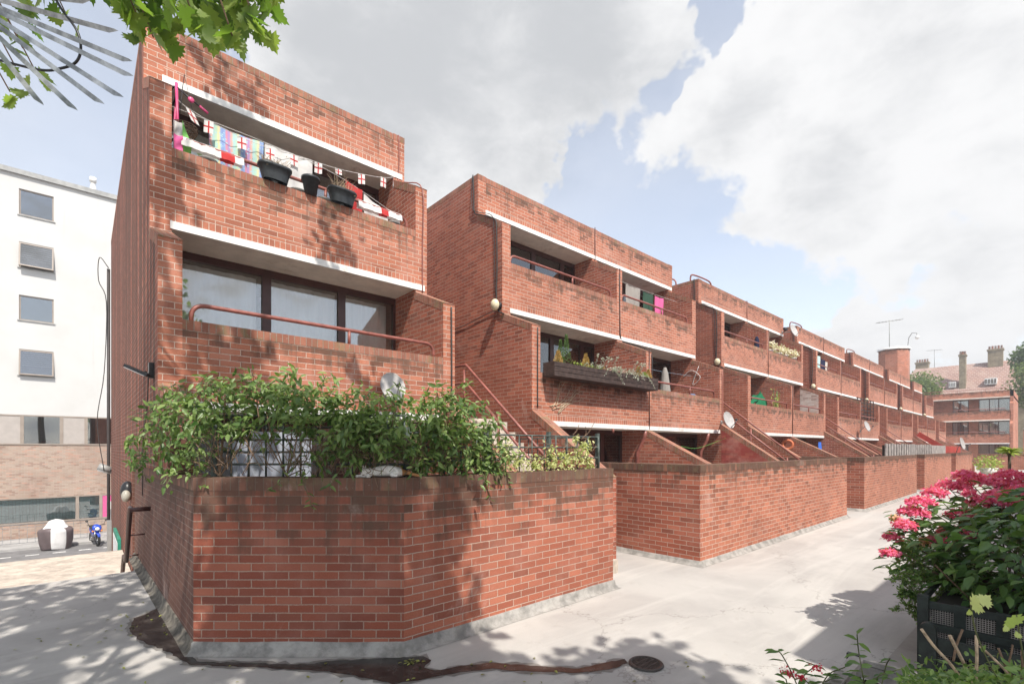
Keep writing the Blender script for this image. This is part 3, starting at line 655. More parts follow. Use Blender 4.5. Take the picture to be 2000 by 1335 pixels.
# ---------------- foliage tools ----------------
def leaf_mat(name, dark, light, trans=0.35, rough=0.45, tr_gain=1.3, spec=0.35):
    m, nt, b = newmat(name); q = NT(nt); out = [n for n in nt.nodes if n.type == 'OUTPUT_MATERIAL'][0]
    r = q.n('ShaderNodeUVMap', uv_map='Leaf').outputs[0]; sp = q.n('ShaderNodeSeparateXYZ'); q.l(r, sp.inputs[0])
    col = q.mix(sp.outputs['X'], dark, light)
    q.l(col, b.inputs['Base Color']); b.inputs['Roughness'].default_value = rough; b.inputs['Specular IOR Level'].default_value = spec
    t = q.n('ShaderNodeBsdfTranslucent'); g = q.mix(1.0, col, (tr_gain, tr_gain * 1.1, tr_gain * .5), 'MULTIPLY'); q.l(g, t.inputs[0])
    mx = q.n('ShaderNodeMixShader'); mx.inputs[0].default_value = trans; q.l(b.outputs[0], mx.inputs[1]); q.l(t.outputs[0], mx.inputs[2]); q.l(mx.outputs[0], out.inputs[0]); return m
# templates: list of (along, side, normal), faces
def T_(v, f): return np.array(v, float), f
LF_OVATE = T_([(0, 0, 0), (.30, .22, .05), (.30, 0, -.02), (.30, -.22, .05), (.68, .17, .02), (.68, 0, -.05), (.68, -.17, .02), (1, 0, -.14)],
              [(0, 2, 1), (0, 3, 2), (1, 2, 5, 4), (2, 3, 6, 5), (4, 5, 7), (5, 6, 7)])
LF_SLIM = T_([(0, 0, 0), (.35, .14, .03), (.35, -.14, .03), (.35, 0, -.01), (1, 0, -.16)], [(0, 3, 1), (0, 2, 3), (1, 3, 4), (3, 2, 4)])
LF_QUAD = T_([(0, 0, 0), (.5, .34, .06), (1, 0, -.05), (.5, -.34, .06)], [(0, 1, 2), (0, 2, 3)])
_mp = [(0, .0), (-.06, .26), (.10, .22), (.02, .52), (.20, .44), (.28, .56), (.36, .40), (.50, .52), (.52, .34), (.62, .36), (.58, .22), (.78, .22), (.80, .10), (1.0, 0)]
_pts = [(x, y, .10 * abs(y)) for x, y in _mp] + [(x, -y, .10 * abs(y)) for x, y in reversed(_mp[1:-1])]
LF_MAPLE = T_([(.30, 0, -.02)] + _pts, [(0, i + 1, (i + 1) % len(_pts) + 1) for i in range(len(_pts))])
PETAL = T_([(0, 0, 0), (.5, .42, .12), (1, 0, .0), (.5, -.42, .12)], [(0, 1, 2, 3)])
def scatter(name, pos, along, nrm, size, tmpl, mats, parent=None, shade=None, midx=None, smooth=True):
    """one mesh of many leaves"""
    pos = np.asarray(pos, float); n = len(pos)
    if n == 0: return None
    along = np.asarray(along, float); nrm = np.asarray(nrm, float)
    along /= np.linalg.norm(along, axis=1, keepdims=True) + 1e-9
    side = np.cross(nrm, along); side /= np.linalg.norm(side, axis=1, keepdims=True) + 1e-9; nr = np.cross(along, side)
    tv, tf = tmpl; size = np.broadcast_to(np.asarray(size, float), (n,))
    V = pos[:, None, :] + size[:, None, None] * (tv[None, :, 0, None] * along[:, None, :] + tv[None, :, 1, None] * side[:, None, :] + tv[None, :, 2, None] * nr[:, None, :])
    k = len(tv); V = V.reshape(-1, 3)
    lt = np.concatenate([np.array(f) for f in tf]); ln = np.array([len(f) for f in tf])
    loops = (lt[None, :] + (np.arange(n) * k)[:, None]).ravel(); tot = np.tile(ln, n); start = np.concatenate([[0], np.cumsum(tot)[:-1]])
    me = bpy.data.meshes.new(name); me.vertices.add(len(V)); me.vertices.foreach_set('co', V.ravel().astype(np.float32))
    me.loops.add(len(loops)); me.loops.foreach_set('vertex_index', loops.astype(np.int32))
    me.polygons.add(len(tot)); me.polygons.foreach_set('loop_start', start.astype(np.int32)); me.polygons.foreach_set('loop_total', tot.astype(np.int32))
    for m_ in (mats if isinstance(mats, (list, tuple)) else [mats]): me.materials.append(m_)
    if midx is not None: me.polygons.foreach_set('material_index', np.repeat(np.asarray(midx), len(tf)).astype(np.int32))
    uv = me.uv_layers.new(name='Leaf'); r = rng.random(n) if shade is None else np.clip(shade, 0, 1)
    u = np.zeros((len(loops), 2), np.float32); u[:, 0] = np.repeat(r, len(lt)); u[:, 1] = np.repeat(rng.random(n), len(lt)); uv.data.foreach_set('uv', u.ravel())
    me.update(calc_edges=True); me.validate()
    if smooth: me.polygons.foreach_set('use_smooth', np.ones(len(tot), bool))
    o = bpy.data.objects.new(name, me); COL.objects.link(o)
    if parent is not None: parent_to(o, parent)
    return o
def parent_to(o, p):
    o.parent = p; o.matrix_parent_inverse = Matrix.Translation(-p.location)
def rdir(n, up=0.0):
    d = rng.normal(size=(n, 3)); d /= np.linalg.norm(d, axis=1, keepdims=True); d[:, 2] += up; return d
L_TREE = leaf_mat('foliage_mid', (.045,.085,.022), (.14,.20,.055))
L_TREE2 = leaf_mat('foliage_pale', (.07,.11,.03), (.20,.25,.09))
L_PLANE = leaf_mat('plane_tree_leaf', (.085,.155,.03), (.26,.34,.09), trans=0.55, tr_gain=1.5)
M_BARK = plain('bark', (.12,.09,.065), 0.9, var=0.3, vs=8, bump=0.01)
M_TWIG = plain('dry_twig', (.20,.13,.085), 0.85, var=0.25, vs=20)
M_STEM = plain('green_stem', (.10,.12,.045), 0.7, var=0.2, vs=20)

def far_tree(name, label, c, rad, h0, base, nleaf, size, mat, group=None):
    t = thing(name, label, 'tree', (c[0], c[1], base), group)
    m = MB(); top = h0 + rad[2] * .5
    m.tube(bez([(c[0], c[1], base), (c[0] + .2, c[1], base + (h0 - base) * .6), (c[0], c[1] + .2, top)], 3), [.35, .33, .31, .28, .25, .2, .12][:7], M_BARK, 8)
    ce = []
    for k in range(16):
        a = random.uniform(0, 6.28); e = random.uniform(-.5, .9); rr = random.uniform(.55, .8)
        cc = Vector((c[0] + math.cos(a) * math.cos(e) * rad[0] * rr, c[1] + math.sin(a) * math.cos(e) * rad[1] * rr, h0 + math.sin(e) * rad[2] * rr)); ce.append((cc, random.uniform(.32, .5)))
        m.tube([(c[0], c[1], h0 - rad[2] * .6), (cc * .5 + Vector((c[0], c[1], h0)) * .5) - Vector((0, 0, .3)), cc], [.16, .1, .03], M_BARK, 5)
    m.build('trunk', t)
    P = []; Nn = []; sh = []
    for cc, s in ce:
        k = nleaf // len(ce); d = rng.normal(size=(k, 3)); d /= np.linalg.norm(d, axis=1, keepdims=True)
        r = rng.random(k) ** .33; q = d * r[:, None] * np.array(rad) * s * 1.15
        P.append(q + np.array(cc)); Nn.append(d * 1.0 + rng.normal(size=(k, 3)) * .6 + np.array([0, 0, .5])); sh.append(rng.random(k) * .7 + rng.random() * .3)
    P = np.concatenate(P); Nn = np.concatenate(Nn)
    scatter('crown', P, rdir(len(P), -.3), Nn, size * (0.7 + .6 * rng.random(len(P))), LF_QUAD, mat, t, np.concatenate(sh)); return t

# ---------------- white rendered building across the street ----------------
YWB = 36.0
def wz(u, v): return at(u, v, Y=YWB)
wb = thing('office_building', 'white rendered building with buff brick lower floors across the street', 'building', (-6, YWB, STREET))
PVT = STREET + .12
zroof = wz(0, 322).z; zr0 = wz(0, 808).z; zp0 = wz(0, 868).z; zt1 = wz(0, 974).z; zt0 = wz(0, 1026).z
XL, XR = -22.0, 22.0
wins = [((36, 367), (104, 383), (37, 418)), ((37, 471), (105, 487), (37, 521)), ((38, 575), (107, 590), (39, 624)), ((40, 681), (108, 692), (40, 732))]
WX0 = wz(37, 400).x; WX1 = wz(105, 400).x
lv = [(wz(a[0], a[1]).z, wz(c[0], c[1]).z) for a, b_, c in wins]
m = MB(); cur = zroof - .25
cols = [(XL, WX0), (WX1, XR)]
for a, b_ in cols: m.box(a, b_, YWB, YWB + 8, zr0, zroof - .25, M_RENDER, skip='tb')
for (z1, z0) in lv: m.box(WX0, WX1, YWB, YWB + .4, z1, cur, M_RENDER); cur = z0
m.box(WX0, WX1, YWB, YWB + .4, zr0, cur, M_RENDER)
m.build('rendered_wall', wb)
m = MB(); m.box(XL, XR, YWB + .02, YWB + 8, zt1, zp0, B_BUFF, skip='tb'); m.build('buff_brick_wall', wb)
m = MB(); m.box(XL, XR, YWB + .02, YWB + 8, PVT, zt0, B_BUFF, skip='tb'); m.build('buff_brick_base', wb)
m = MB(); m.box(XL - .1, XR + .1, YWB - .14, YWB + 8, zroof - .25, zroof, M_GREY); m.build('roof_edge', wb)
m = MB(); m.box(XL, XR, YWB + 1.2, YWB + 8, zr0 - .01, zroof - .3, M_ROOM); m.box(XL, XR, YWB + 1.5, YWB + 8, PVT, zr0 - .02, M_ROOM); m.build('interior', wb)
for i, (z1, z0) in enumerate(lv):
    sl_ = MB(); sl_.box(WX0 - .06, WX1 + .06, YWB - .05, YWB + .12, z0 - .05, z0 - .002, M_GREY); sl_.build('sill', wb)
    f = MB(); e = .06
    f.box(WX0, WX1, YWB + .05, YWB + .12, z0, z0 + e, M_TAUPE); f.box(WX0, WX1, YWB + .05, YWB + .12, z1 - e, z1, M_TAUPE)
    f.box(WX0, WX0 + e, YWB + .05, YWB + .12, z0 + e, z1 - e, M_TAUPE); f.box(WX1 - e, WX1, YWB + .05, YWB + .12, z0 + e, z1 - e, M_TAUPE)
    fo = f.build('window_frame', wb)
    g = MB()
    if i in (0, 2): g.box(WX0 + e, WX1 - e, YWB + .08, YWB + .09, z0 + e, z1 - e, G_REF); g.build('pane', fo)
    else:
        tilt = math.radians(14 if i == 1 else 9); M = Matrix.Translation((0, YWB + .04, z1 - .03)) @ Matrix.Rotation(-tilt, 4, 'X'); H = (z1 - z0) * .98
        for (a, b_, c, d) in ((WX0, WX1, -e, 0), (WX0, WX1, -H, -H + e), (WX0, WX0 + e, -H + e, -e), (WX1 - e, WX1, -H + e, -e)): g.box(a, b_, -.03, .02, c, d, M_TAUPE, M=M)
        g.box(WX0 + e, WX1 - e, -.01, 0, -H + e, -e, G_REF, M=M); g.build('open_sash', fo)
        bl = MB()
        for k in range(7): bl.box(WX0 + .1, WX1 - .1, YWB + .3, YWB + .36, z1 - .15 - k * .11, z1 - .11 - k * .11, M_WHITE)
        bl.build('blind', fo)
def bandwin(x0, x1, z0, z1, mat, name, extra=None):
    f = MB(); e = .07
    f.box(x0, x1, YWB - .02, YWB + .1, z0, z0 + e, M_TAUPE); f.box(x0, x1, YWB - .02, YWB + .1, z1 - e, z1, M_TAUPE)
    for a in (x0, x1 - e): f.box(a, a + e, YWB - .02, YWB + .1, z0 + e, z1 - e, M_TAUPE)
    fo = f.build(name, wb)
    if mat is M_PANEL or mat is C_PINK: g = MB(); g.box(x0 + e, x1 - e, YWB + .0, YWB + .06, z0 + e, z1 - e, mat); g.build('panel', fo)
    else:
        g = MB(); g.box(x0 + e, x1 - e, YWB + .04, YWB + .05, z0 + e, z1 - e, G_REF if mat is None else G_WIN); g.build('pane', fo)
        if mat is not None:
            b_ = MB(); n = int((x1 - x0) / .13)
            for k in range(n):
                xx = x0 + .08 + k * (x1 - x0 - .16) / n; b_.face([(xx, YWB + .075, z0 + .1), (xx + .12, YWB + .105, z0 + .1), (xx + .12, YWB + .105, z1 - .1), (xx, YWB + .075, z1 - .1)], mat)
            b_.build('vertical_blind', fo)
        else:
            b_ = MB()
            for k in range(5): b_.tube([(x0 + .2 + k * .5, YWB + .25, z0 + .15), (x0 + .65 + k * .5, YWB + .25, z0 + .17)], .07, random.choice([C_BLUE, C_RED, C_GREY, C_PINK]), 6)
            b_.build('stored_rolls', fo)
ub = [wz(u, 840).x for u in (-80, -20, 43, 120, 168, 232, 300)]
for k in range(6): bandwin(ub[k], ub[k + 1], zp0, zr0, M_PANEL if k % 2 == 1 else (None if k else M_PANEL), 'upper_band_window' if k % 2 == 0 else 'upper_band_panel')
bandwin(XL, ub[0], zp0, zr0, M_PANEL, 'upper_band_panel'); bandwin(ub[6], XR, zp0, zr0, M_PANEL, 'upper_band_panel')
tb = [wz(u, 1000).x for u in (-60, 151, 197, 230, 300)]
bandwin(XL, tb[0], zt0, zt1, C_TEAL, 'lower_window'); bandwin(tb[0], tb[1], zt0, zt1, C_TEAL, 'lower_window'); bandwin(tb[1], tb[2], zt0, zt1, C_TEAL, 'lower_window')
bandwin(tb[2], tb[3], zt0, zt1, C_PINK, 'pink_panel'); bandwin(tb[3], XR, zt0, zt1, C_TEAL, 'lower_window')
p = wz(182, 365); m = MB(); m.lathe([(.0, .9), (.16, .85), (.16, .6), (.11, .58), (.11, .35), (.14, .33), (.14, 0)], M_WHITE, (p.x, YWB + .4, zroof), 10)
tag(m.build('roof_vent'), 'small white vent pipe on the roof edge of the white building', 'vent')
# fence in front
fe = thing('mesh_fence', 'low galvanised mesh fence in front of the buff brick wall', 'fence', (-8, 33.6, PVT))
m = MB(); yf = 33.6
for k in range(90): xx = -16 + k * .28; m.box(xx, xx + .014, yf, yf + .014, PVT + .1, PVT + 1.0, M_GALV)
for z in (.1, .28, .85, 1.0): m.box(-16, 9.2, yf - .003, yf + .017, PVT + z, PVT + z + .016, M_GALV)
m.build('mesh_panel', fe)
for k in range(11): m = MB(); xx = -16 + k * 2.5; m.box(xx, xx + .06, yf - .02, yf + .04, PVT, PVT + 1.08, M_GALV); m.build('post', fe)

# ---------------- far block closing the walkway ----------------
XF = 70.0
fb = thing('terrace_block', 'brick block with long balconies facing the camera across the far end', 'building', (XF, 8, 0), 'stepped brick blocks of the terrace')
FY0, FY1 = 2.75, 16.0
def fbox(name, x0, x1, y0, y1, z0, z1, mat, top=None): m = MB(); m.box(x0, x1, y0, y1, z0, z1, mat, top=top); return m.build(name, fb)
fbox('parapet', XF, XF + .25, FY0, FY1, 7.13, 7.75, B_FACE, 7.75); fbox('roof_slab', XF + .25, XF + 9, FY0, FY1, 7.0, 7.2, M_CONC)
for z, (b0, b1), xo in ((7.03, (4.78, 5.7), 0), (4.68, (2.40, 3.32), -.35), (2.30, (0.0, 0.9), -.7)):
    fbox('white_fascia', XF + xo - .02, XF + xo + .2, FY0 + .25, FY1, z, z + .10, M_WHITE)
fbox('balcony_wall', XF - .35, XF - .1, FY0 + .2, FY1, 4.78, 5.7, B_FACE, 5.7); fbox('balcony_wall', XF - .7, XF - .45, FY0 + .2, FY1, 2.4, 3.32, B_FACE, 3.32)
m = MB(); m.prism([(XF, 0), (XF, 7.75), (XF + 9, 7.75), (XF + 9, 0)], FY0, FY0 + .25, B_FACE, axis='y'); m.prism([(XF - .7, 0), (XF - .7, 4.3), (XF - .35, 4.6), (XF - .35, 6.4), (XF - .01, 6.6), (XF - .01, 0)], FY0, FY0 + .25, B_FACE, axis='y'); m.build('end_wall', fb)
for (z0, z1, xo) in ((4.8, 7.03, .9), (2.42, 4.68, .7), (0.05, 2.3, .5)):
    fbox('soffit', XF + xo - 1.2, XF + xo + .2, FY0 + .25, FY1, z1 - .01, z1 + .08, M_SOFF)
    fbox('pier', XF + xo, XF + xo + .3, 5.35, 6.1, z0, z1, B_FACE); fbox('pier', XF + xo, XF + xo + .3, 7.4, FY1, z0, z1, B_FACE)
    for (ya, yb, dr) in ((FY0 + .25, 5.35, [(.1, .45, C_GREY), (.5, .95, C_DRAPE)]), (6.1, 7.4, [(.0, .3, C_WHITE), (.72, 1, C_WHITE)])):
        f = MB(); xx = XF + xo
        for a, b_ in ((z0, z0 + .07), (z1 - .1, z1)): f.box(xx, xx + .08, ya, yb, a, b_, M_BROWN)
        for fr in (0, .36, .66, 1) if ya < 4 else (0, .5, 1): yy = ya + (yb - ya - .07) * fr; f.box(xx + .002, xx + .082, yy, yy + .07, z0 + .07, z1 - .1, M_BROWN)
        fo = f.build('window', fb)
        g = MB(); g.box(xx + .03, xx + .04, ya + .05, yb - .05, z0 + .05, z1 - .08, G_WIN); g.build('pane', fo)
        g = MB(); g.face([(xx + 1.5, ya, z0), (xx + 1.5, yb, z0), (xx + 1.5, yb, z1), (xx + 1.5, ya, z1)], M_ROOM); g.build('room_lining', fo)
        for (a, b_, mt) in dr: g = MB(); g.face([(xx + .3, ya + (yb - ya) * a, z0), (xx + .3, ya + (yb - ya) * b_, z0), (xx + .3, ya + (yb - ya) * b_, z1), (xx + .3, ya + (yb - ya) * a, z1)], mt); g.build('curtain', fo)
for z, xo in ((5.9, -.24), (3.52, -.6), (8.0, .15)):
    m = MB(); m.tube([(XF + xo, FY0 + .6, z - .2), (XF + xo, FY0 + .6, z), (XF + xo, FY1, z), (XF + xo, FY1, z - .2)], .03, M_RAIL, 6)
    for k in range(5): m.tube([(XF + xo, FY0 + 2 + k * 2.2, z - .3), (XF + xo, FY0 + 2 + k * 2.2, z)], .025, M_RAIL, 5)
    m.build('railing', fb)
m = MB(); m.box(60, 60.25, -14, 4.6, 0, 1.25, B_FACE, top=1.37, skip='t'); m.box(59.99, 60.26, -14, 4.6, 1.25, 1.37, B_CAP2, voff=1.25)
tag(m.build('low_brick_wall'), 'low brick wall crossing the far end of the walkway', 'wall')
# wing further to the right, set back
rw = thing('terrace_wing', 'brick wing with dark openings at the far right edge, set back', 'building', (80, -2, 0))
m = MB(); m.box(80, 88, -12, 2.4, 0, 4.0, B_FACE, top=4.0); m.build('wall', rw); m = MB(); m.box(79.95, 80.2, -12, 2.4, 4.0, 4.15, M_CONC); m.build('fascia', rw)
for k in range(4): m = MB(); m.box(79.98, 80.05, -9 + k * 2.8, -7.4 + k * 2.8, .3, 3.2, C_DRAPE); m.box(79.96, 80.06, -7.4 + k * 2.8, -6.6 + k * 2.8, .3, 3.2, M_BROWN); m.build('window', rw)
# ---------------- brick stair tower ----------------
TC = Vector((62.4, 11.0, 0)); tw = thing('stair_tower', 'octagonal brick tower with aerials standing above the far roofs', 'building', (TC.x, TC.y, 0))
m = MB(); R = 1.3; an = [math.pi / 8 + k * math.pi / 4 for k in range(8)]
for k in range(8):
    a, b_ = an[k], an[(k + 1) % 8]; m.face([(TC.x + R * math.cos(a), TC.y + R * math.sin(a), 0), (TC.x + R * math.cos(b_), TC.y + R * math.sin(b_), 0), (TC.x + R * math.cos(b_), TC.y + R * math.sin(b_), 11.9), (TC.x + R * math.cos(a), TC.y + R * math.sin(a), 11.9)], B_FACE, 11.9)
m.build('brick_shaft', tw)
m = MB(); m.lathe([(R + .12, -.02), (R + .12, .18), (0, .2)], M_WHITE, (TC.x, TC.y, 11.9), 8, M=Matrix.Rotation(math.pi / 8, 4, 'Z')); m.build('white_cap', tw)
def aerial(base, h, label, n=8, ang=0.5):
    a = thing('tv_aerial', label, 'aerial', base, 'television aerials'); b0 = Vector(base)
    m = MB(); m.tube([b0, b0 + Vector((0, 0, h))], .035, M_GREY, 6); m.build('mast', a)
    m = MB(); d = Vector((math.cos(ang), math.sin(ang), .12)); s = Vector((-math.sin(ang), math.cos(ang), 0)); c = b0 + Vector((0, 0, h - .1))
    m.tube([c - d * 1.2, c + d * 1.2], .03, M_GREY, 5)
    for k in range(n): q_ = c + d * (-1.1 + 2.2 * k / (n - 1)); m.tube([q_ - s * .35, q_ + s * .35], .018, M_GREY, 4)
    m.build('antenna_array', a)
aerial((TC.x - .4, TC.y + .3, 12.1), 2.9, 'tall television aerial on top of the octagonal brick tower', ang=-.9)
cl = thing('camera_bracket', 'curved bracket with globe camera on the octagonal tower top', 'security camera', (TC.x, TC.y - 1.1, 12.1))
m = MB(); q0 = Vector((TC.x, TC.y - 1.1, 12.1)); m.tube([q0 + Vector((0, .8, .05)), q0, q0 + Vector((0, -.1, .9)), q0 + Vector((0, -.35, 1.35)), q0 + Vector((0, -.7, 1.3)), q0 + Vector((0, -.75, 1.0))], .04, M_GREY, 6); m.build('bracket', cl)
m = MB(); m.sphere(q0 + Vector((0, -.75, .85)), .2, M_WHITE, 10, 6); m.build('camera_dome', cl)

# ---------------- tiled roof building ----------------
def tile_mat():
    m, nt, b = newmat('clay_roof_tiles'); q = NT(nt); uv = q.n('ShaderNodeUVMap', uv_map='UVMap').outputs[0]; geo = q.n('ShaderNodeNewGeometry').outputs['Position']
    br = nt.nodes.new('ShaderNodeTexBrick'); q.l(uv, br.inputs['Vector']); br.inputs['Scale'].default_value = 1; br.inputs['Brick Width'].default_value = .45; br.inputs['Row Height'].default_value = .42; br.inputs['Mortar Size'].default_value = .035; br.inputs['Mortar Smooth'].default_value = .4; br.offset = .5
    br.inputs['Color1'].default_value = (.33,.19,.15,1); br.inputs['Color2'].default_value = (.25,.145,.12,1); br.inputs['Mortar'].default_value = (.42,.33,.29,1)
    col = q.mix(q.ramp(q.noise(geo, .35, 5, .6).outputs['Fac'], .45, .7, 0, .6), br.outputs['Color'], (.42, .33, .28)); q.l(col, b.inputs['Base Color']); b.inputs['Roughness'].default_value = .9; return m
M_TILE = tile_mat()
M_STOCK = plain('yellow_stock_brick', (.27,.22,.15), .9, var=.2, vs=2)
th_ = thing('tiled_roof_house', 'old house block with long clay tiled roof beyond the far end', 'building', (104, 10, 0))
XH = 100.0; ye0, ye1 = -14.0, 19.0; zr_, ze_ = 15.3, 9.6; XH2 = 106.0
m = MB(); m.face([(XH, ye0, ze_), (XH, ye1, ze_), (XH2, ye1 - 3.2, zr_), (XH2, ye0, zr_)], M_TILE); m.face([(XH, ye1, ze_), (XH2 + 6, ye1, ze_), (XH2, ye1 - 3.2, zr_)], M_TILE)
m.face([(XH2 + 6, ye0, ze_), (XH2 + 6, ye1, ze_), (XH2, ye1 - 3.2, zr_), (XH2, ye0, zr_)], M_TILE); m.build('tiled_roof', th_)
m = MB(); m.box(XH + .3, XH2 + 5.7, ye0, ye1 - .3, 0, ze_ - .02, M_STOCK); m.build('wall', th_); m = MB(); m.box(XH - .15, XH + .3, ye0, ye1, ze_ - .35, ze_ - .03, M_TAUPE); m.build('eaves', th_)
def chimney(u0, u1, vt, x, zb, name='chimney', pots=4):
    a = at(u0, vt, X=x); b_ = at(u1, vt, X=x); y0, y1 = min(a.y, b_.y), max(a.y, b_.y)
    m = MB(); m.box(x, x + 1.2, y0, y1, zb, a.z - .35, M_STOCK); m.box(x - .1, x + 1.3, y0 - .1, y1 + .1, a.z - .35, a.z - .1, M_STOCK); ch = m.build(name, th_)
    for k in range(pots): m = MB(); yy = y0 + (y1 - y0) * (k + .5) / pots; m.lathe([(.14, 0), (.12, .5), (.15, .52), (.0, .53)], B_FACE if k % 2 else M_TILE, (x + .6, yy, a.z - .1), 7); m.build('chimney_pot', ch)
chimney(1788, 1813, 707, 107, 8, pots=5); chimney(1873, 1886, 691, 101.5, 8, pots=3); chimney(1929, 1959, 681, 105, 12, pots=5)
for (u0, u1, v0, v1) in ((1923, 1947, 737, 751), (1853, 1867, 745, 757)):
    a = at(u0, v1, X=101.5); b_ = at(u1, v0, X=101.5); f = MB(); y0, y1 = min(a.y, b_.y), max(a.y, b_.y)
    f.box(101.4, 103.5, y0, y1, a.z, b_.z, M_WHITE); fo = f.build('dormer_window', th_)
    g = MB()
    for k in range(4): w_ = (y1 - y0) / 4; g.box(101.36, 101.39, y0 + k * w_ + .08, y0 + (k + 1) * w_ - .06, a.z + .15, b_.z - .15, M_ROOM)
    g.build('pane', fo)
p_ = at(1825, 714, X=106); aerial((106, p_.y, p_.z - .5), 3.2, 'television aerial on the ridge of the tiled roof', 6, 1.0)
far_tree('far_tree', 'bright bushy tree between the brick terrace and the tiled roof', (88, 14.5), (5.2, 4.6, 4.2), 8.2, 0, 9000, .36, L_TREE2, 'trees behind the far block')
far_tree('far_tree', 'dark tree rising at the right edge before the tiled roof', (92, .6), (3.4, 3.2, 3.6), 12.9, 0, 8000, .34, L_TREE, 'trees behind the far block')
far_tree('far_tree', 'pale tree below the dark one at the right edge', (86, 1.0), (3.2, 3.4, 3.4), 9.2, 0, 7000, .30, L_TREE2, 'trees behind the far block')
# opposite terrace that shades the right side of the walkway (out of frame, behind the camera's right shoulder)
op = thing('unseen_opposite_terrace', 'unseen brick terrace on the other side of the walkway, shading its right side', 'building', (20, -4, 0))
m = MB(); OY = -1.8; m.box(3.7, 50, OY - 8, OY, 0, 4.82, B_FACE, top=4.82); m.build('wall', op)
m = MB(); m.box(5.95, 6.4, OY + .003, OY + .24, 0, 4.8, B_FACE, top=4.8); m.build('unseen_end_pier', op)
for k in range(8): m = MB(); m.box(9 + k * 5, 11.4 + k * 5, OY + .002, OY + .06, .9, 2.2, M_BROWN); m.build('window', op)
# ---------------- wall lamps, cables, dishes ----------------
M_GLOBE = plain('cream_globe', (.66,.58,.40), 0.4, var=.1)
M_CREAM = plain('dish_grey', (.42,.40,.385), 0.5, var=.1, vs=12)
lampn = ['second', 'third', 'fourth', 'fifth', 'sixth', 'last']
for i in range(6):
    x = X2 + i * PER
    t = thing('globe_lamp', 'cream oval globe lamp on the end wall of the %s brick block from the camera' % lampn[i], 'wall lamp', (x, 7.66, 4.8), 'globe lamps on the end walls')
    m = MB(); m.sphere((x - .13, 7.66, 4.80), .10, M_GLOBE, 18, 12, (.85, 1, 1.2)); m.build('globe', t)
    m = MB(); m.lathe([(0, -.02), (.075, -.015), (.075, .03), (0, .03)], M_BLACK, (x - .03, 7.66, 4.80), 14, M=Matrix.Rotation(math.pi / 2, 4, 'Y')); m.build('bracket', t)
    m = MB(); xx = x - .022
    m.tube(bez([(xx, 8.55, 7.88), (xx, 8.52, 7.5), (xx, 8.50, 7.05), (xx, 8.3, 6.92), (xx, 7.95, 6.74), (xx, 7.76, 6.60), (xx, 7.73, 6.3), (xx, 7.72, 5.6), (xx, 7.74, 5.0), (xx, 7.69, 4.72), (xx, 7.5, 4.60)], 5), .014, M_CABLE, 6)
    m.tube(bez([(xx, 8.57, 7.86), (xx - .02, 8.56, 7.2), (xx - .01, 8.36, 6.99), (xx, 7.9, 6.76), (xx, 7.82, 6.4), (xx, 7.79, 5.3), (xx, 7.72, 4.85)], 5), .008, M_CABLE, 5)
    m.build('black_cable', BLK[i + 1])
    m = MB(); m.tube(bez([(xx, 7.76, 4.74), (xx, 8.2, 4.70), (xx, 8.9, 4.62), (xx, 9.8, 4.6), (xx, 11.5, 4.5)], 4), .008, M_CABLE, 5); m.build('side_cable', BLK[i + 1])
# front cables of the party wall ends
def cable(name, parent, pts, r=.012, mat=None):
    m = MB(); m.tube(bez(pts, 5), r, mat or M_CABLE, 6); return m.build(name, parent)
xr = X_FIRST + UW
cable('black_cable', BLK[0], [(xr - .08, YL - .015, 4.2), (xr - .08, YL - .02, 3.8), (xr - .075, YL - .018, 3.0), (xr - .08, YL - .018, 2.0), (xr - .06, YL - .015, 1.0)], .014)
cable('red_cable', BLK[0], [(xr - .13, YR - .014, 7.86), (xr - .12, YR - .015, 7.4), (xr - .13, YR - .016, 6.98), (xr - .12, YR - .3, 6.84), (xr - .10, YM - .012, 6.5), (xr - .1, YM - .014, 5.5), (xr - .1, YM - .014, 4.65)], .011, M_RAIL)
for k in (0, 1):
    cable('black_cable', BLK[1], [(X2 + TH * .62 + k * (2 * UW - TH), YL - .014, 4.2), (X2 + TH * .6 + k * (2 * UW - TH), YL - .016, 3.2), (X2 + TH * .62 + k * (2 * UW - TH), YL - .014, 2.65)], .013, M_CABLE if k == 0 else M_RAIL)
cable('looped_cable', BLK[1], [(X2 + UW - .02, YM - .012, 6.4), (X2 + UW, YM - .016, 5.2), (X2 + UW + .03, YM - .02, 4.75), (X2 + UW + .2, YM - .02, 4.66), (X2 + UW + .16, YL + .3, 4.42), (X2 + UW + .1, YL - .015, 4.15), (X2 + UW + .1, YL - .016, 3.4)], .012)

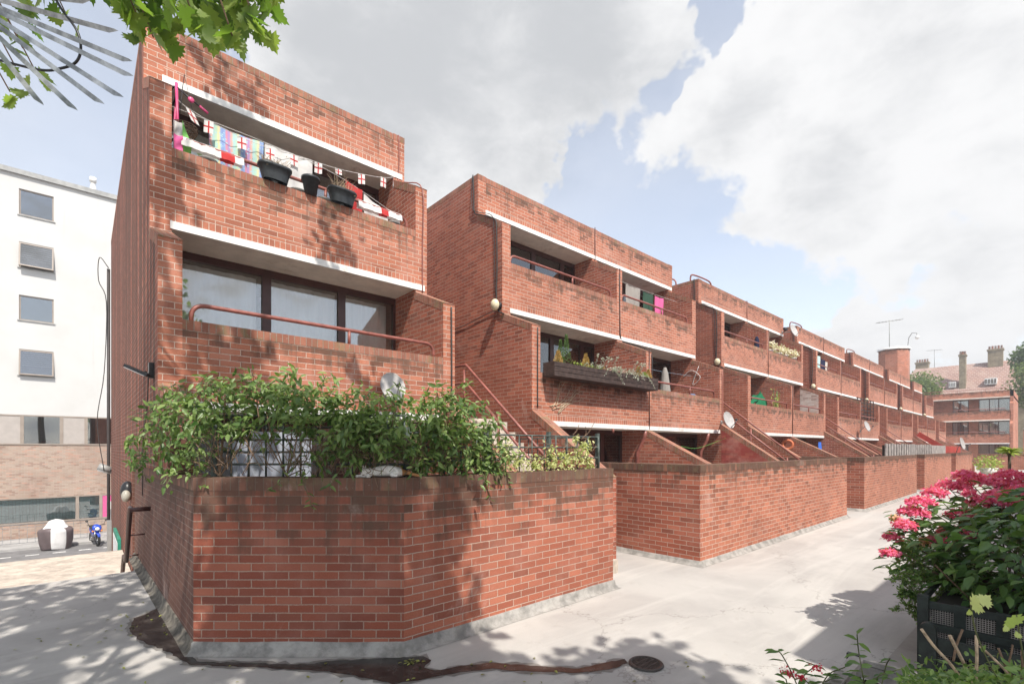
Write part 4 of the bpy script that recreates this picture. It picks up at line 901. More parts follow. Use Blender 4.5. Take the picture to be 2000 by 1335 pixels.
def dish(c, r, aim, label, wallpt, mat=None):
    c = Vector(c); aim = Vector(aim).normalized(); t = thing('satellite_dish', label, 'satellite dish', tuple(wallpt), 'satellite dishes')
    q = aim.to_track_quat('Z', 'Y').to_matrix().to_4x4()
    m = MB(); prof = [(0, -.0)] + [(r * k / 6, .16 * r * (k / 6) ** 2) for k in range(1, 7)] + [(r * 1.02, .16 * r + .004), (r * 1.0, .145 * r - .012)] + [(r * k / 6, .16 * r * (k / 6) ** 2 - .012) for k in range(5, -1, -1)]
    m.lathe(prof, mat or M_CREAM, c, 28, M=q @ Matrix.Diagonal((.92, 1.05, 1, 1))); m.build('reflector', t)
    m = MB(); low = c + (q @ Vector((0, -r * .95, .12 * r))); lnb = c + aim * r * 1.15 + (q @ Vector((0, -r * .35, 0)))
    m.tube([low, low + (lnb - low) * .5 - Vector((0, 0, .02)), lnb], .011, M_GREY, 6); m.build('feed_arm', t)
    m = MB(); m.tube([lnb, lnb - aim * .07 + Vector((0, 0, .02))], .026, M_BLACK, 10); m.build('receiver', t)
    m = MB(); b0 = c - aim * .02; m.tube([b0, b0 - aim * .08, Vector(wallpt)], .016, M_GREY, 7); w = Vector(wallpt); m.box(w.x - .05, w.x + .05, w.y - .012, w.y + .005, w.z - .07, w.z + .07, M_GREY); m.build('mount', t)
    return t
aimS = (-.35, -.85, .42)
dish(at(766, 756, Y=6.42), .205, (-.05, -.9, .30), 'grey satellite dish above the climber on the nearest block', (3.42, YL - .01, 2.66))
dish((13.95, 6.28, 2.66), .24, (-.15, -.9, .3), 'white satellite dish at the right end of the second block over the red painted wall', (14.42, YL - .01, 2.62))
dish((29.5, 6.3, 2.95), .26, (-.15, -.9, .30), 'satellite dish on the lower balcony wall of the fourth block', (30.1, YL - .01, 2.75))
dish((X2 + 2 * UW + PER + .05, 8.0, 7.25), .28, (-.15, -.9, .3), 'satellite dish high on the right end of the third block roof', (X2 + 2 * UW + PER - .2, 8.39, 7.2))
dish((38.2, 3.6, 2.12), .34, (-.15, -.9, .2), 'weathered satellite dish behind the slatted fence, edge-on', (38.6, 3.9, 1.5))
# floodlight on the side wall
t = thing('floodlight', 'black floodlight with long arm on the dark side wall', 'floodlight', (X_FIRST, 7.1, 2.75))
fl = at(268, 724, d=5.55); m = MB(); Mx = Matrix.Translation(fl) @ Matrix.Rotation(math.radians(-32), 4, 'Z') @ Matrix.Rotation(math.radians(25), 4, 'Y')
m.box(-.13, .13, -.045, .045, -.012, .02, M_BLACK, M=Mx); m.build('housing', t)
m = MB(); m.box(-.12, .11, -.04, .04, -.02, -.0125, M_WHITE, M=Mx); m.build('lens', t)
m = MB(); m.tube([fl + Vector((.08, .02, 0)), Vector((X_FIRST - .08, 7.1, 2.72)), Vector((X_FIRST, 7.1, 2.74))], .012, M_BLACK, 6); m.box(X_FIRST - .05, X_FIRST - .001, 7.06, 7.15, 2.68, 2.86, M_BLACK); m.build('arm', t)
cable('thin_cable', BLK[0], [(X_FIRST - .05, 7.1, 2.70), (X_FIRST - .03, 7.6, 2.3), (X_FIRST - .012, 8.3, 2.0), (X_FIRST - .012, 8.4, 1.2)], .006)
t = thing('bulkhead_lamp', 'black oval bulkhead lamp low on the side wall', 'wall lamp', (X_FIRST, 10.7, 1.1))
m = MB(); m.sphere((X_FIRST - .05, 10.6, 1.12), .17, M_BLACK, 16, 10, (.6, .75, 1.0)); m.build('housing', t)
m = MB(); m.sphere((X_FIRST - .075, 10.50, 1.04), .11, plain('frosted_diffuser',(.35,.33,.28),.4), 14, 8, (.6, .8, .95)); m.build('diffuser', t)
# street-lamp style fitting at the back corner, with the corner pipes
t = thing('corner_lamp', 'grey tubular lamp sticking out at the back corner of the side wall', 'wall lamp', (X_FIRST, YB - .2, .9))
c0 = at(192, 910, Y=18.1); c1 = at(217, 918, Y=18.1)
m = MB(); m.tube([c0, c1], .10, M_GREY, 10); m.build('lamp_body', t); m = MB(); m.tube([c0 - Vector((0, 0, .07)), c1 - Vector((0, 0, .07))], .06, M_WHITE, 8); m.build('lens', t)
m = MB(); m.tube([c1, (X_FIRST, YB - .2, c1.z)], .03, M_BLACK, 6); m.build('bracket', t)
m = MB(); xx = X_FIRST - .06
m.tube([(xx, YB - .1, STREET), (xx, YB - .1, 7.0)], .038, M_CABLE, 8); m.build('corner_downpipe', BLK[0])
m = MB(); m.box(X_FIRST - .10, X_FIRST - .004, YB - .45, YB - .2, STREET + .1, -.2, M_GREY); m.build('grey_cable_duct', BLK[0])
cable('hanging_cable', BLK[0], [(xx, YB - .2, 7.0), (xx - .2, YB - .2, 7.25), (xx - .22, YB - .2, 6.6), (xx - .05, YB - .2, 6.0), (xx - .1, YB - .2, 4.0), (xx - .25, YB - .2, 2.6), (xx - .1, YB - .2, 1.2)], .012)
sg = thing('notice_board', 'green framed notice board on the side wall below the walkway edge', 'notice board', (X_FIRST, 13.5, -1.0))
m = MB(); a = at(228, 1010, X=X_FIRST); b_ = at(232, 1078, X=X_FIRST)
y1 = 15.4; y0 = 13.4; m.box(X_FIRST - .06, X_FIRST - .004, y0, y1, -1.9, -.1, plain('board_green', (.03,.22,.15), .5)); m.build('frame', sg)
m = MB(); m.box(X_FIRST - .066, X_FIRST - .0605, y0 + .1, y1 - .1, -1.8, -.2, M_WHITE); m.build('panel', sg)
# handrail to the lower steps
t = thing('handrail', 'brown tubular handrail stepping down the side wall', 'handrail', (.5, 8.6, 0))
m = MB(); hx = .50
m.tube([(.72, 8.2, 1.03), (hx, 8.2, 1.03), (hx, 8.45, 1.04), (hx, 9.25, .16), (hx, 9.75, .16), (hx, 11.4, -1.3)], .03, M_BROWN, 8); m.build('rail', t)
for y_, z_ in ((8.85, .60), (9.7, .16)): m = MB(); m.tube([(hx, y_, z_), (.70, y_, z_)], .012, M_BROWN, 6); m.build('bracket', t)
m = MB()
for k in range(12): m.box(-8, X_FIRST - .01, EDGE + k * .3, EDGE + 3.6, -.25 * (k + 1) - .2, -.25 * (k + 1), M_STEP)
ls = m.build('lower_steps'); tag(ls, 'concrete steps down from the walkway edge to the street', 'stairs')

# ---------------- motorcycle & covered bike across the street ----------------
M_BLUE = plain('blue_bike_paint', (.015,.06,.42), .25, var=.05, coat=.5); M_ORANGE = plain('orange_lens', (.8,.22,.02), .3)
M_TYRE = plain('tyre_rubber', (.02,.02,.02), .8); M_RIM = plain('wheel_metal', (.35,.35,.36), .3, metal=.8)
def torus(m, c, R, r, mat, axis, n=20, k=8):
    c = Vector(c); ax = Vector(axis).normalized(); u = ax.orthogonal().normalized(); w = ax.cross(u)
    for i in range(n):
        for j in range(k):
            P = []
            for (a, b) in ((i, j), (i + 1, j), (i + 1, j + 1), (i, j + 1)):
                th = 2 * math.pi * a / n; ph = 2 * math.pi * b / k; d = u * math.cos(th) + w * math.sin(th); P.append(c + d * (R + r * math.cos(ph)) + ax * r * math.sin(ph))
            m.face(P, mat, sm=True)
bp = at(185, 1062, Z=STREET + .02)
sc = thing('motorbike', 'small blue motorbike parked facing the camera by the mesh fence', 'motorbike', tuple(bp))
ang = math.radians(-80); Rz = Matrix.Translation((bp.x, bp.y, STREET)) @ Matrix.Rotation(ang, 4, 'Z')   # local +x = front
def L3(x, y, z): return Rz @ Vector((x, y, z))
axw = Rz.to_3x3() @ Vector((0, 1, 0))
for xw in (.62, -.62):
    m = MB(); torus(m, L3(xw, 0, .30), .26, .055, M_TYRE, axw); w = m.build('wheel', sc)
    m = MB(); torus(m, L3(xw, 0, .30), .205, .018, M_RIM, axw, 20, 5)
    for k in range(6):
        a = k * math.pi / 3; m.tube([L3(xw, 0, .30), L3(xw + .2 * math.cos(a), 0, .30 + .2 * math.sin(a))], .014, M_RIM, 5)
    m.tube([L3(xw, -.06, .3), L3(xw, .06, .3)], .04, M_RIM, 8); m.build('rim', w)
def loft(name, rings, mat, parent):
    m = MB(); n = 12; R = [[L3(x, wy * math.cos(2 * math.pi * k / n), z + wz_ * math.sin(2 * math.pi * k / n)) for k in range(n)] for (x, z, wy, wz_) in rings]
    for i in range(len(R) - 1):
        for k in range(n): m.face([R[i][k], R[i][(k + 1) % n], R[i + 1][(k + 1) % n], R[i + 1][k]], mat, sm=True)
    m.face(R[0], mat); m.face(list(reversed(R[-1])), mat); return m.build(name, parent)
loft('front_fairing', [(.42, .55, .06, .10), (.46, .75, .17, .14), (.40, .92, .19, .12), (.30, 1.0, .12, .06)], M_BLUE, sc)
loft('body', [(.42, .62, .10, .10), (.15, .52, .14, .14), (-.15, .60, .15, .13), (-.5, .74, .13, .08), (-.85, .84, .05, .04)], M_BLUE, sc)
loft('seat', [(.08, .76, .08, .03), (-.1, .80, .14, .05), (-.45, .86, .14, .05), (-.7, .90, .10, .03)], M_BLACK, sc)
loft('front_mudguard', [(.90, .50, .05, .02), (.80, .60, .07, .025), (.62, .64, .07, .025), (.42, .58, .06, .02)], M_BLUE, sc)
loft('engine', [(.2, .32, .10, .10), (0, .30, .13, .13), (-.2, .32, .10, .10)], M_RIM, sc)
m = MB(); m.tube([L3(.62, .09, .3), L3(.42, .09, .85)], .025, M_RIM, 6); m.tube([L3(.62, -.09, .3), L3(.42, -.09, .85)], .025, M_RIM, 6); m.build('fork', sc)
m = MB(); m.tube(bez([L3(.28, .36, 1.03), L3(.36, .18, 1.02), L3(.38, 0, .98), L3(.36, -.18, 1.02), L3(.28, -.36, 1.03)], 4), .018, M_BLACK, 6); m.build('handlebar', sc)
m = MB(); m.sphere(L3(.53, 0, .84), .09, M_WHITE, 12, 8); m.build('headlight', sc)
for s_ in (1, -1):
    m = MB(); m.tube([L3(.33, s_ * .28, 1.03), L3(.36, s_ * .36, 1.22)], .01, M_BLACK, 5); m.sphere(L3(.36, s_ * .38, 1.25), .06, M_BLACK, 10, 6, (1, 1, .7)); m.build('mirror', sc)
    m = MB(); m.sphere(L3(.50, s_ * .17, .74), .045, M_ORANGE, 8, 6); m.build('indicator', sc)
bp2 = at(109, 1071, Z=STREET)
cvt = thing('covered_motorbike', 'bulky motorbike under a dark cover with white centre panel', 'motorbike', tuple(bp2))
M_COVER = plain('grey_brown_cover', (.12,.09,.09), .5, var=.1); M_CWHITE = plain('white_cover_panel', (.66,.65,.64), .55, var=.06)
def cov(u, v):
    a = u * 2 * math.pi; s_ = math.sin(v * math.pi * .5); h = v
    prof = [(0, .40), (.12, .47), (.35, .52), (.6, .54), (.78, .55), (.88, .40), (.96, .25), (1.0, .0)]
    for i in range(len(prof) - 1):
        if prof[i][0] <= h <= prof[i + 1][0]: f = (h - prof[i][0]) / (prof[i + 1][0] - prof[i][0]); r = prof[i][1] * (1 - f) + prof[i + 1][1] * f; break
    zz = [0, .03, .35, .7, .95, 1.08, 1.38, 1.42]; hs = [p_[0] for p_ in prof]; z = float(np.interp(h, hs, zz))
    r *= 1 + .04 * math.sin(a * 7 + v * 5) * (1 - .4 * v); ex = 1.15 if h < .85 else 1.0
    return (bp2.x + r * math.cos(a) * ex, bp2.y + r * math.sin(a) * 1.1, STREET + z + .03 * math.sin(a * 3 + 1))
m = MB(); m.grid(cov, 48, 20, lambda u, v: M_CWHITE if (v > .82 or .70 < u < .84) else M_COVER); m.build('cover', cvt)

# ---------------- balcony life: nearest block, top balcony ----------------
M_POT = plain('charcoal_plastic_pot', (.028,.032,.036), .45, var=.2, vs=20)
def dry_tuft(name, parent, c, n, h, spread, mats=(M_TWIG,), sz=.02, heads=True):
    m = MB(); P = []
    for k in range(n):
        a = random.uniform(0, 6.28); b0 = Vector(c) + Vector((random.uniform(-spread, spread), random.uniform(-.05, .05), 0)); hh = h * random.uniform(.45, 1.1)
        tip = b0 + Vector((math.cos(a) * hh * .5, math.sin(a) * hh * .35, hh * .85)); mid = (b0 + tip) / 2 + Vector((0, 0, hh * .12))
        m.tube([b0, mid, tip], [.004, .003, .002], random.choice(mats), 4, caps=False); P.append(tip); P.append(mid)
    o = m.build(name, parent)
    return P
M_STRAW = plain('dead_straw', (.50,.38,.26), .9, var=.3, vs=30)
def trough(x0, x1, y, z, label, group='black plastic planters on the top balcony wall', h=.22, plant=.22):
    t = thing('plastic_planter', label, 'planter', ((x0 + x1) / 2, y, z), group); cx, rx = (x0 + x1) / 2, (x1 - x0) / 2; n = 28
    def ring(k, sc, zz): 
        a = 2 * math.pi * k / n; c_, s_ = math.cos(a), math.sin(a); return Vector((cx + math.copysign(abs(c_) ** .6, c_) * rx * sc, y + math.copysign(abs(s_) ** .7, s_) * .13 * sc, z + zz))
    m = MB(); pr = [(.72, 0), (.80, .08), (.93, h * .82), (1.0, h * .84), (1.0, h), (.95, h), (.92, h * .86), (.2, h * .85)]
    for i in range(len(pr) - 1):
        for k in range(n): m.face([ring(k, *pr[i]), ring(k + 1, *pr[i]), ring(k + 1, *pr[i + 1]), ring(k, *pr[i + 1])], M_POT, sm=True)
    m.build('tub', t); dry_tuft('dead_plants', t, (cx, y, z + h * .85), 46, plant, rx * .75, (M_STRAW, M_TWIG)); 
    P = rng.normal(size=(160, 3)) * (rx * .45, .06, .035) + (cx, y, z + h * .95 + .02); scatter('dry_leaves', P, rdir(160), rdir(160), .035, LF_SLIM, leaf_mat('dead_leaf', (.25,.17,.10), (.45,.34,.2), .1) if 'dead_leaf' not in MATS else MATS['dead_leaf'], t)
    return t
trough(1.88, 2.34, 7.58, 5.735, 'charcoal plastic trough with dead plants, leftmost of the planters on the top balcony')
trough(2.88, 3.34, 7.58, 5.735, 'charcoal plastic trough with tall dead straw, right of the small round pot', plant=.34)
t = thing('plant_pot', 'small round charcoal pot between the two troughs on the top balcony', 'plant pot', (2.62, 7.58, 5.72)); m = MB(); m.lathe([(0, 0), (.085, 0), (.12, .22), (.135, .22), (.135, .26), (.12, .26), (.11, .22), (0, .21)], M_POT, (2.62, 7.58, 5.72), 22); m.build('pot', t)
dry_tuft('dead_plants', t, (2.66, 7.58, 5.92), 14, .12, .06, (M_STRAW,))
def disc(x, label):
    m = MB(); m.lathe([(0, 0), (.09, 0), (.13, .025), (.125, .03), (0, .012)], M_GREY, (x, 7.68, 5.735), 20); tag(m.build('saucer'), label, 'saucer', 'grey saucers on the top balcony wall')
disc(1.28, 'grey saucer at the left end of the top balcony wall, below the fish towel'); disc(2.46, 'grey saucer on the top balcony wall just left of the round pot'); disc(2.86, 'grey saucer between the round pot and the right trough'); disc(4.06, 'grey saucer at the right end of the top balcony wall')
# cloths over the rail (rail at y 7.69, z 5.95)
def rail_cloth(x0, x1, parts, label, drop=.10, name='flag'):
    t = thing(name, label, 'flag', ((x0 + x1) / 2, 7.69, 5.9)); n = 26
    def mk(a, b): 
        m = MB()
        def fn(u, v):
            x = a + (b - a) * u; w = .008 * math.sin(x * 30) + .006 * math.sin(x * 71)
            if v < .45: return (x, 7.69 - .034 - w - .02 * (1 - v / .45), 5.965 - drop * (1 - v / .45) - .02)
            if v < .55: k = (v - .45) / .1 * math.pi; return (x, 7.69 - .034 * math.cos(k) - w * (1 - 2 * (v - .45) / .1), 5.945 + .034 * math.sin(k) + .005)
            return (x, 7.69 + .036 + w, 5.955 - drop * 1.1 * (v - .55) / .45)
        return m, fn
    for (a, b, mt, nm) in parts: m, fn = mk(x0 + (x1 - x0) * a, x0 + (x1 - x0) * b); m.grid(fn, max(4, int(n * (b - a))), 12, mt); m.build(nm, t)
    return t
rail_cloth(.98, 1.72, [(0, .62, C_WHITE, 'white_field'), (.62, .85, C_RED, 'red_cross_bar'), (.85, 1, C_WHITE, 'white_field')], 'white and red flag draped over the left end of the top rail')
rail_cloth(3.42, 4.22, [(0, .50, C_WHITE, 'white_field'), (.50, .68, C_RED, 'red_cross_bar'), (.68, 1, C_WHITE, 'white_field')], 'white flag with red bar draped over the right end of the top rail')
# fish towel and other washing
def towel_mat():
    m, nt, b = newmat('striped_towel'); q = NT(nt); geo_ = q.n('ShaderNodeNewGeometry').outputs['Position']; s0 = q.n('ShaderNodeSeparateXYZ'); q.l(geo_, s0.inputs[0]); cx_ = q.n('ShaderNodeCombineXYZ'); q.l(s0.outputs['X'], cx_.inputs[0]); q.l(s0.outputs['Z'], cx_.inputs[1]); uv = cx_.outputs[0]
    sp = q.n('ShaderNodeSeparateXYZ'); q.l(uv, sp.inputs[0]); nz = q.noise(uv, 5, 3).outputs['Fac']
    f = q.m('FRACT', q.m('ADD', q.m('MULTIPLY', sp.outputs['X'], 3.9), q.m('MULTIPLY', nz, .12))); r = nt.nodes.new('ShaderNodeValToRGB'); q.l(f, r.inputs[0]); cr = r.color_ramp; cr.interpolation = 'EASE'
    cs = [(.0, (.10,.22,.55)), (.12, (.16,.36,.70)), (.2, (.70,.16,.26)), (.34, (.35,.18,.50)), (.46, (.75,.32,.22)), (.58, (.30,.62,.55)), (.72, (.40,.66,.40)), (.84, (.80,.66,.25)), (.95, (.12,.28,.62))]
    cr.elements[0].position = 0; cr.elements[0].color = (*cs[0][1], 1); cr.elements[1].position = .95; cr.elements[1].color = (*cs[-1][1], 1)
    for p_, c_ in cs[1:-1]: e = cr.elements.new(p_); e.color = (*c_, 1)
    vo = nt.nodes.new('ShaderNodeTexVoronoi'); q.l(q.scaled(uv, (5.0, 6.2, 1)), vo.inputs['Vector']); vo.inputs['Randomness'].default_value = .7
    n3 = q.noise(uv, 16, 3).outputs['Fac']
    fish = q.ramp(q.m('ADD', vo.outputs['Distance'], q.m('MULTIPLY', n3, .35)), .50, .56, 1, 0)
    col = q.mix(fish, r.outputs['Color'], (.32, .60, .66)); col = q.mix(.35, col, (.42, .40, .45)); q.l(col, b.inputs['Base Color']); b.inputs['Roughness'].default_value = .95
    q.l(col, b.inputs['Emission Color']); b.inputs['Emission Strength'].default_value = 0; return m
M_TOWEL = towel_mat()
def hung(name, label, cat, x0, x1, y, z1, z0, mat, z1b=None, fold=.018, group='washing on the balconies', sub=None):
    z1b = z1 if z1b is None else z1b; ph = random.random() * 6
    m = MB(); m.grid(lambda u, v: (x0 + (x1 - x0) * u, y + fold * math.sin(u * (x1 - x0) * 26 + ph) * (.3 + v) + .01 * math.sin(v * 7 + u * 4), (z1 + (z1b - z1) * u) * (1 - v) + (z0 + (z1b - z1) * u * .3) * v - .015 * math.sin(u * math.pi) * (1 - v)), 26, 12, mat)
    return tag(m.build(name), label, cat, group)
hung('towel', 'beach towel with rainbow stripes and pale blue fish on the top balcony line', 'towel', 1.36, 2.07, 8.02, 6.50, 5.80, M_TOWEL)
hung('sheet', 'cream sheet hanging right of the rainbow striped towel', 'sheet', 2.09, 2.80, 8.02, 6.52, 5.80, C_WHITE)
hung('red_cloth', 'red cloth hanging behind the right trough', 'cloth', 3.33, 3.62, 7.95, 6.38, 5.80, C_RED, 6.30)
hung('tea_towel', 'white cloth hanging near the right end of the top balcony', 'cloth', 3.66, 4.12, 7.98, 6.27, 5.90, C_WHITE, 6.10)
def line(name, label, pts, r=.004, mat=None):
    m = MB(); m.tube(bez(pts, 6), r, mat or C_WHITE, 5, caps=False); return tag(m.build(name), label, 'washing line', 'washing lines')
line('washing_line', 'washing line carrying the towels on the nearest top balcony', [(.87, 8.03, 6.52), (2.1, 8.02, 6.515), (3.2, 8.0, 6.42), (4.43, 7.98, 6.05)])
# bunting
bt = thing('bunting', 'string of small white flags with red crosses across the top balcony opening', 'bunting', (.9, 7.9, 6.5))
A0 = Vector((.95, 7.86, 6.46)); A1 = Vector((4.43, 8.2, 6.95))
ctrl = [(347, 195), (365, 210), (408, 236), (472, 268), (528, 290), (574, 302), (622, 318), (661, 330), (706, 340), (749, 347), (777, 345)]
def bpt(u, v):
    t_ = (u - 347) / 430; y = 7.90 + .30 * t_ ** 2; return at(u, v, Y=y)
BP = [bpt(u, v) for u, v in ctrl]; m = MB(); m.tube(bez(BP, 3), .004, C_WHITE, 5, caps=False); m.build('string', bt)
for i, p_ in enumerate(BP[1:-1] + [bpt(768, 347)]):
    w, h = .115, .175
    if i in (6,): h = .09
    sw = random.uniform(-.04, .04); yaw = random.uniform(-.35, .35) if i < 9 else 1.1; dx = Vector((math.cos(yaw), math.sin(yaw), 0)); dn = Vector((sw, -.02, -1)).normalized(); nn = dx.cross(dn); q0 = p_ - dx * w / 2
    if i == 0: dx = Vector((.85, 0, -.45)).normalized(); dn = Vector((.35, -.1, -.9)).normalized(); q0 = p_ - dx * .02
    def P2(u, v, o=0): return q0 + dx * (w * u) + dn * (h * v) + nn * (.010 * math.sin(u * 5 + i) * v + o)
    m = MB(); m.grid(lambda u, v: P2(u, v), 6, 6, C_WHITE); fg = m.build('flag', bt)
    m = MB()
    for o in (.0018, -.0018):
        m.grid(lambda u, v: P2(.42 + .16 * u, v, o), 2, 6, C_RED); m.grid(lambda u, v: P2(u * .42, .44 + .12 * v, o), 3, 1, C_RED); m.grid(lambda u, v: P2(.58 + u * .42, .44 + .12 * v, o), 3, 1, C_RED)
    m.build('red_cross', fg)
# basket, cloths and the hung-up child's bike at the left end
bc = at(360, 254, Y=7.95); t = thing('wicker_basket', 'round wicker hanging basket at the left end of the top balcony', 'basket', tuple(bc)); m = MB()
for k in range(11):
    a = k / 10 * math.pi * .5; rr = .145 * math.cos(a) + .01; zz = bc.z - .16 * math.sin(a); torus(m, (bc.x, bc.y, zz + .04), rr, .0065, M_TWIG, (random.uniform(-.06, .06), random.uniform(-.06, .06), 1), 22, 5)
for k in range(14):
    a = k * math.pi * 2 / 14; m.tube([(bc.x + .15 * math.cos(a) * math.cos(b), bc.y + .15 * math.sin(a) * math.cos(b), bc.z + .04 - .16 * math.sin(b)) for b in (0, .4, .8, 1.2, 1.55)], .005, M_TWIG, 4)
m.build('wicker_bowl', t); m = MB()
for k in range(3): a = k * 2.1; m.tube([(bc.x + .15 * math.cos(a), bc.y + .15 * math.sin(a), bc.z + .04), (bc.x, bc.y, 6.98)], .003, M_BLACK, 4)
m.build('hanger', t)
bk = at(341, 235, X=.96); t = thing('childs_bike', "child's pink bicycle hung up at the left end of the top balcony", 'bicycle', tuple(bk)); x_ = .97; y_ = 8.0
M_PINKP = plain('pink_bike_paint', (.62,.07,.20), .35); 
m = MB(); m.tube([(x_, y_, 6.85), (x_ + .01, y_ - .02, 6.35), (x_, y_, 5.95)], .018, M_PINKP, 8); m.tube([(x_, y_, 6.75), (x_, y_ + .22, 6.3), (x_ + .01, y_ - .02, 6.0)], .014, M_PINKP, 8); m.build('frame', t)
for z_ in (6.0, 6.72):
    m = MB(); torus(m, (x_ - .03, y_ + .12, z_), .12, .014, M_TYRE, (1, .25, 0), 20, 6); m.build('wheel', t)
hb = at(376, 196, Y=7.9); m = MB(); m.tube([(x_, y_, 6.8), hb + Vector((-.05, 0, .02)), hb + Vector((.12, -.02, -.07))], .011, M_BLACK, 6); m.build('handlebar', t)
m = MB(); m.tube([hb + Vector((.08, -.02, -.055)), hb + Vector((.18, -.02, -.11))], .018, M_PINKP, 8); m.build('grip', t)
m = MB(); m.sphere(hb + Vector((-.02, -.03, -.02)), .04, M_PINKP, 10, 6, (1, .5, 1)); m.build('bell', t)
hung('flag_cloth', 'white and pink cloth bunched at the left pillar of the top balcony', 'cloth', .90, 1.02, 7.72, 6.18, 5.80, C_WHITE, fold=.03); hung('pink_cloth', 'small pink cloth below the white one at the left pillar', 'cloth', .90, 1.0, 7.66, 5.97, 5.76, C_PINK, fold=.02)
hung('lime_cloth', 'lime green cloth slanting beside the left pillar of the top balcony', 'cloth', 1.0, 1.10, 7.70, 6.20, 5.78, C_LIME, 5.95, fold=.02)

# ---------------- second block ----------------
tb_ = thing('timber_trough', 'long dark timber flower trough hung along the lower balcony of the second block', 'planter', (8.6, 6.5, 3.25))
tx0, tx1 = X2 + .27, X2 + UW - .13
for k in range(3): m = MB(); m.box(tx0, tx1, 6.36, 6.38, 3.245 + k * .094, 3.33 + k * .094, M_TIMBER); m.build('board', tb_)
m = MB(); m.box(tx0, tx0 + .02, 6.382, 6.66, 3.25, 3.52, M_TIMBER); m.box(tx1 - .02, tx1, 6.382, 6.66, 3.25, 3.52, M_TIMBER); m.box(tx0, tx1, 6.384, 6.66, 3.24, 3.26, M_TIMBER); m.build('trough_box', tb_)
m = MB(); m.box(tx0 + .03, tx1 - .03, 6.39, 6.65, 3.262, 3.47, plain('soil', (.05,.035,.025), .95)); m.build('soil', tb_)
L_CON = leaf_mat('conifer_green', (.05,.11,.03), (.14,.22,.06), .2); L_GOLD = leaf_mat('golden_conifer', (.40,.24,.07), (.60,.42,.16), .25); L_SILV = leaf_mat('silver_foliage', (.30,.32,.25), (.62,.62,.54), .2); L_YG = leaf_mat('yellow_green', (.22,.30,.06), (.45,.52,.14), .3)
def conifer(x, y, z, h, r, mat, label, gr='small conifers in the timber trough', n=500):
    t_ = rng.random(n) ** .8; a = rng.random(n) * 6.28; rr = r * (1 - t_) * np.sqrt(rng.random(n)) * 1.0 + .008
    P = np.stack([x + rr * np.cos(a), y + rr * np.sin(a), z + t_ * h], 1); D = np.stack([np.cos(a) * .5, np.sin(a) * .5, np.ones(n)], 1)
    tag(scatter('dwarf_conifer', P, D, rdir(n), .045, LF_SLIM, mat), label, 'plant', gr)
conifer(7.03, 6.52, 3.5, .26, .11, L_GOLD, 'golden dwarf conifer at the left end of the timber trough')
conifer(7.30, 6.55, 3.5, .62, .11, L_CON, 'tallest green dwarf conifer near the left end of the timber trough'); conifer(7.16, 6.58, 3.5, .5, .07, L_CON, 'slender green conifer just left of the tallest one')
conifer(7.85, 6.5, 3.5, .30, .11, L_GOLD, 'golden conifer right of the tall green one in the trough'); conifer(9.75, 6.5, 3.5, .24, .10, L_GOLD, 'golden conifer third from the left in the trough')
conifer(10.0, 6.5, 3.5, .13, .12, L_YG, 'low yellow-green plant between two golden conifers at the right'); conifer(10.18, 6.5, 3.5, .22, .09, L_GOLD, 'golden conifer at the right end of the timber trough')
t = thing('trailing_plant', 'silvery trailing plant with tall flower stalks spilling over the timber trough', 'plant', (8.8, 6.4, 3.5))
P = []; m = MB()
for k in range(46):
    x = random.uniform(7.9, 9.9); a = random.uniform(-1.3, 1.3); l = random.uniform(.15, .38); b0 = Vector((x, 6.5, 3.48)); tip = b0 + Vector((math.sin(a) * l, -random.uniform(.05, .24), random.uniform(-.10, .10)))
    if k < 9: tip = b0 + Vector((random.uniform(-.05, .2), -.12, random.uniform(.25, .40)))
    if k in (10, 11): tip = b0 + Vector((.3, -.2, -.22))
    pts = bez([b0, (b0 + tip) / 2 + Vector((0, -.05, .10)), tip], 5); m.tube(pts, .004, L_SILV, 4, caps=False)
    for p_ in pts[2:]:
        for j in range(3): P.append(p_ + Vector((random.uniform(-.02, .02), random.uniform(-.02, .02), random.uniform(-.015, .02))))
    if k < 9: P += [tip + Vector((random.uniform(-.02, .02), random.uniform(-.02, .02), random.uniform(-.01, .01))) for _ in range(10)]
m.build('stems', t); scatter('leaves', P, rdir(len(P)), rdir(len(P), .5), .032, LF_OVATE, L_SILV, t)
P = np.stack([rng.uniform(8.5, 9.5, 140), rng.uniform(6.38, 6.5, 140), 3.52 + rng.random(140) * .08], 1); scatter('pink_flowers', P, rdir(140), rdir(140), .026, PETAL, leaf_mat('faded_pink_flower', (.45,.18,.2), (.7,.42,.42), .3), t)
P = np.stack([rng.uniform(7.4, 8.4, 160), rng.uniform(6.4, 6.6, 160), 3.48 + rng.random(160) * .12], 1); scatter('low_foliage', P, rdir(160), rdir(160, .5), .05, LF_OVATE, L_YG, t)
# dead creeper stems on the lower balcony wall of block two
t = thing('dead_creeper', 'bleached dead creeper stems on the brick below the timber trough', 'creeper', (7.2, YL, 2.6)); m = MB(); r3 = random.Random(5)
for k in range(7):
    p_ = Vector((6.95 + r3.uniform(0, .3), YL - .012, 2.55 + r3.uniform(0, .15))); pts = [p_.copy()]; a = r3.uniform(.3, .9)
    for j in range(12): a += r3.uniform(-.35, .35); a = max(.05, min(1.3, a)); p_ = p_ + Vector((math.cos(a), 0, math.sin(a))) * r3.uniform(.06, .11); p_.z = min(p_.z, 3.2); pts.append(p_.copy())
    m.tube(pts, [.011 - .0007 * i for i in range(len(pts))], M_STRAW, 5)
    for j in (4, 7): q_ = pts[j]; m.tube([q_, q_ + Vector((.1, 0, .02)), q_ + Vector((.2, 0, .1))], .003, M_STRAW, 4)
m.build('stems', t)
hung('grey_garment', 'dark grey garment on the upper right balcony of the second block', 'clothing', 11.55, 12.25, 8.1, 6.52, 5.6, C_GREY)
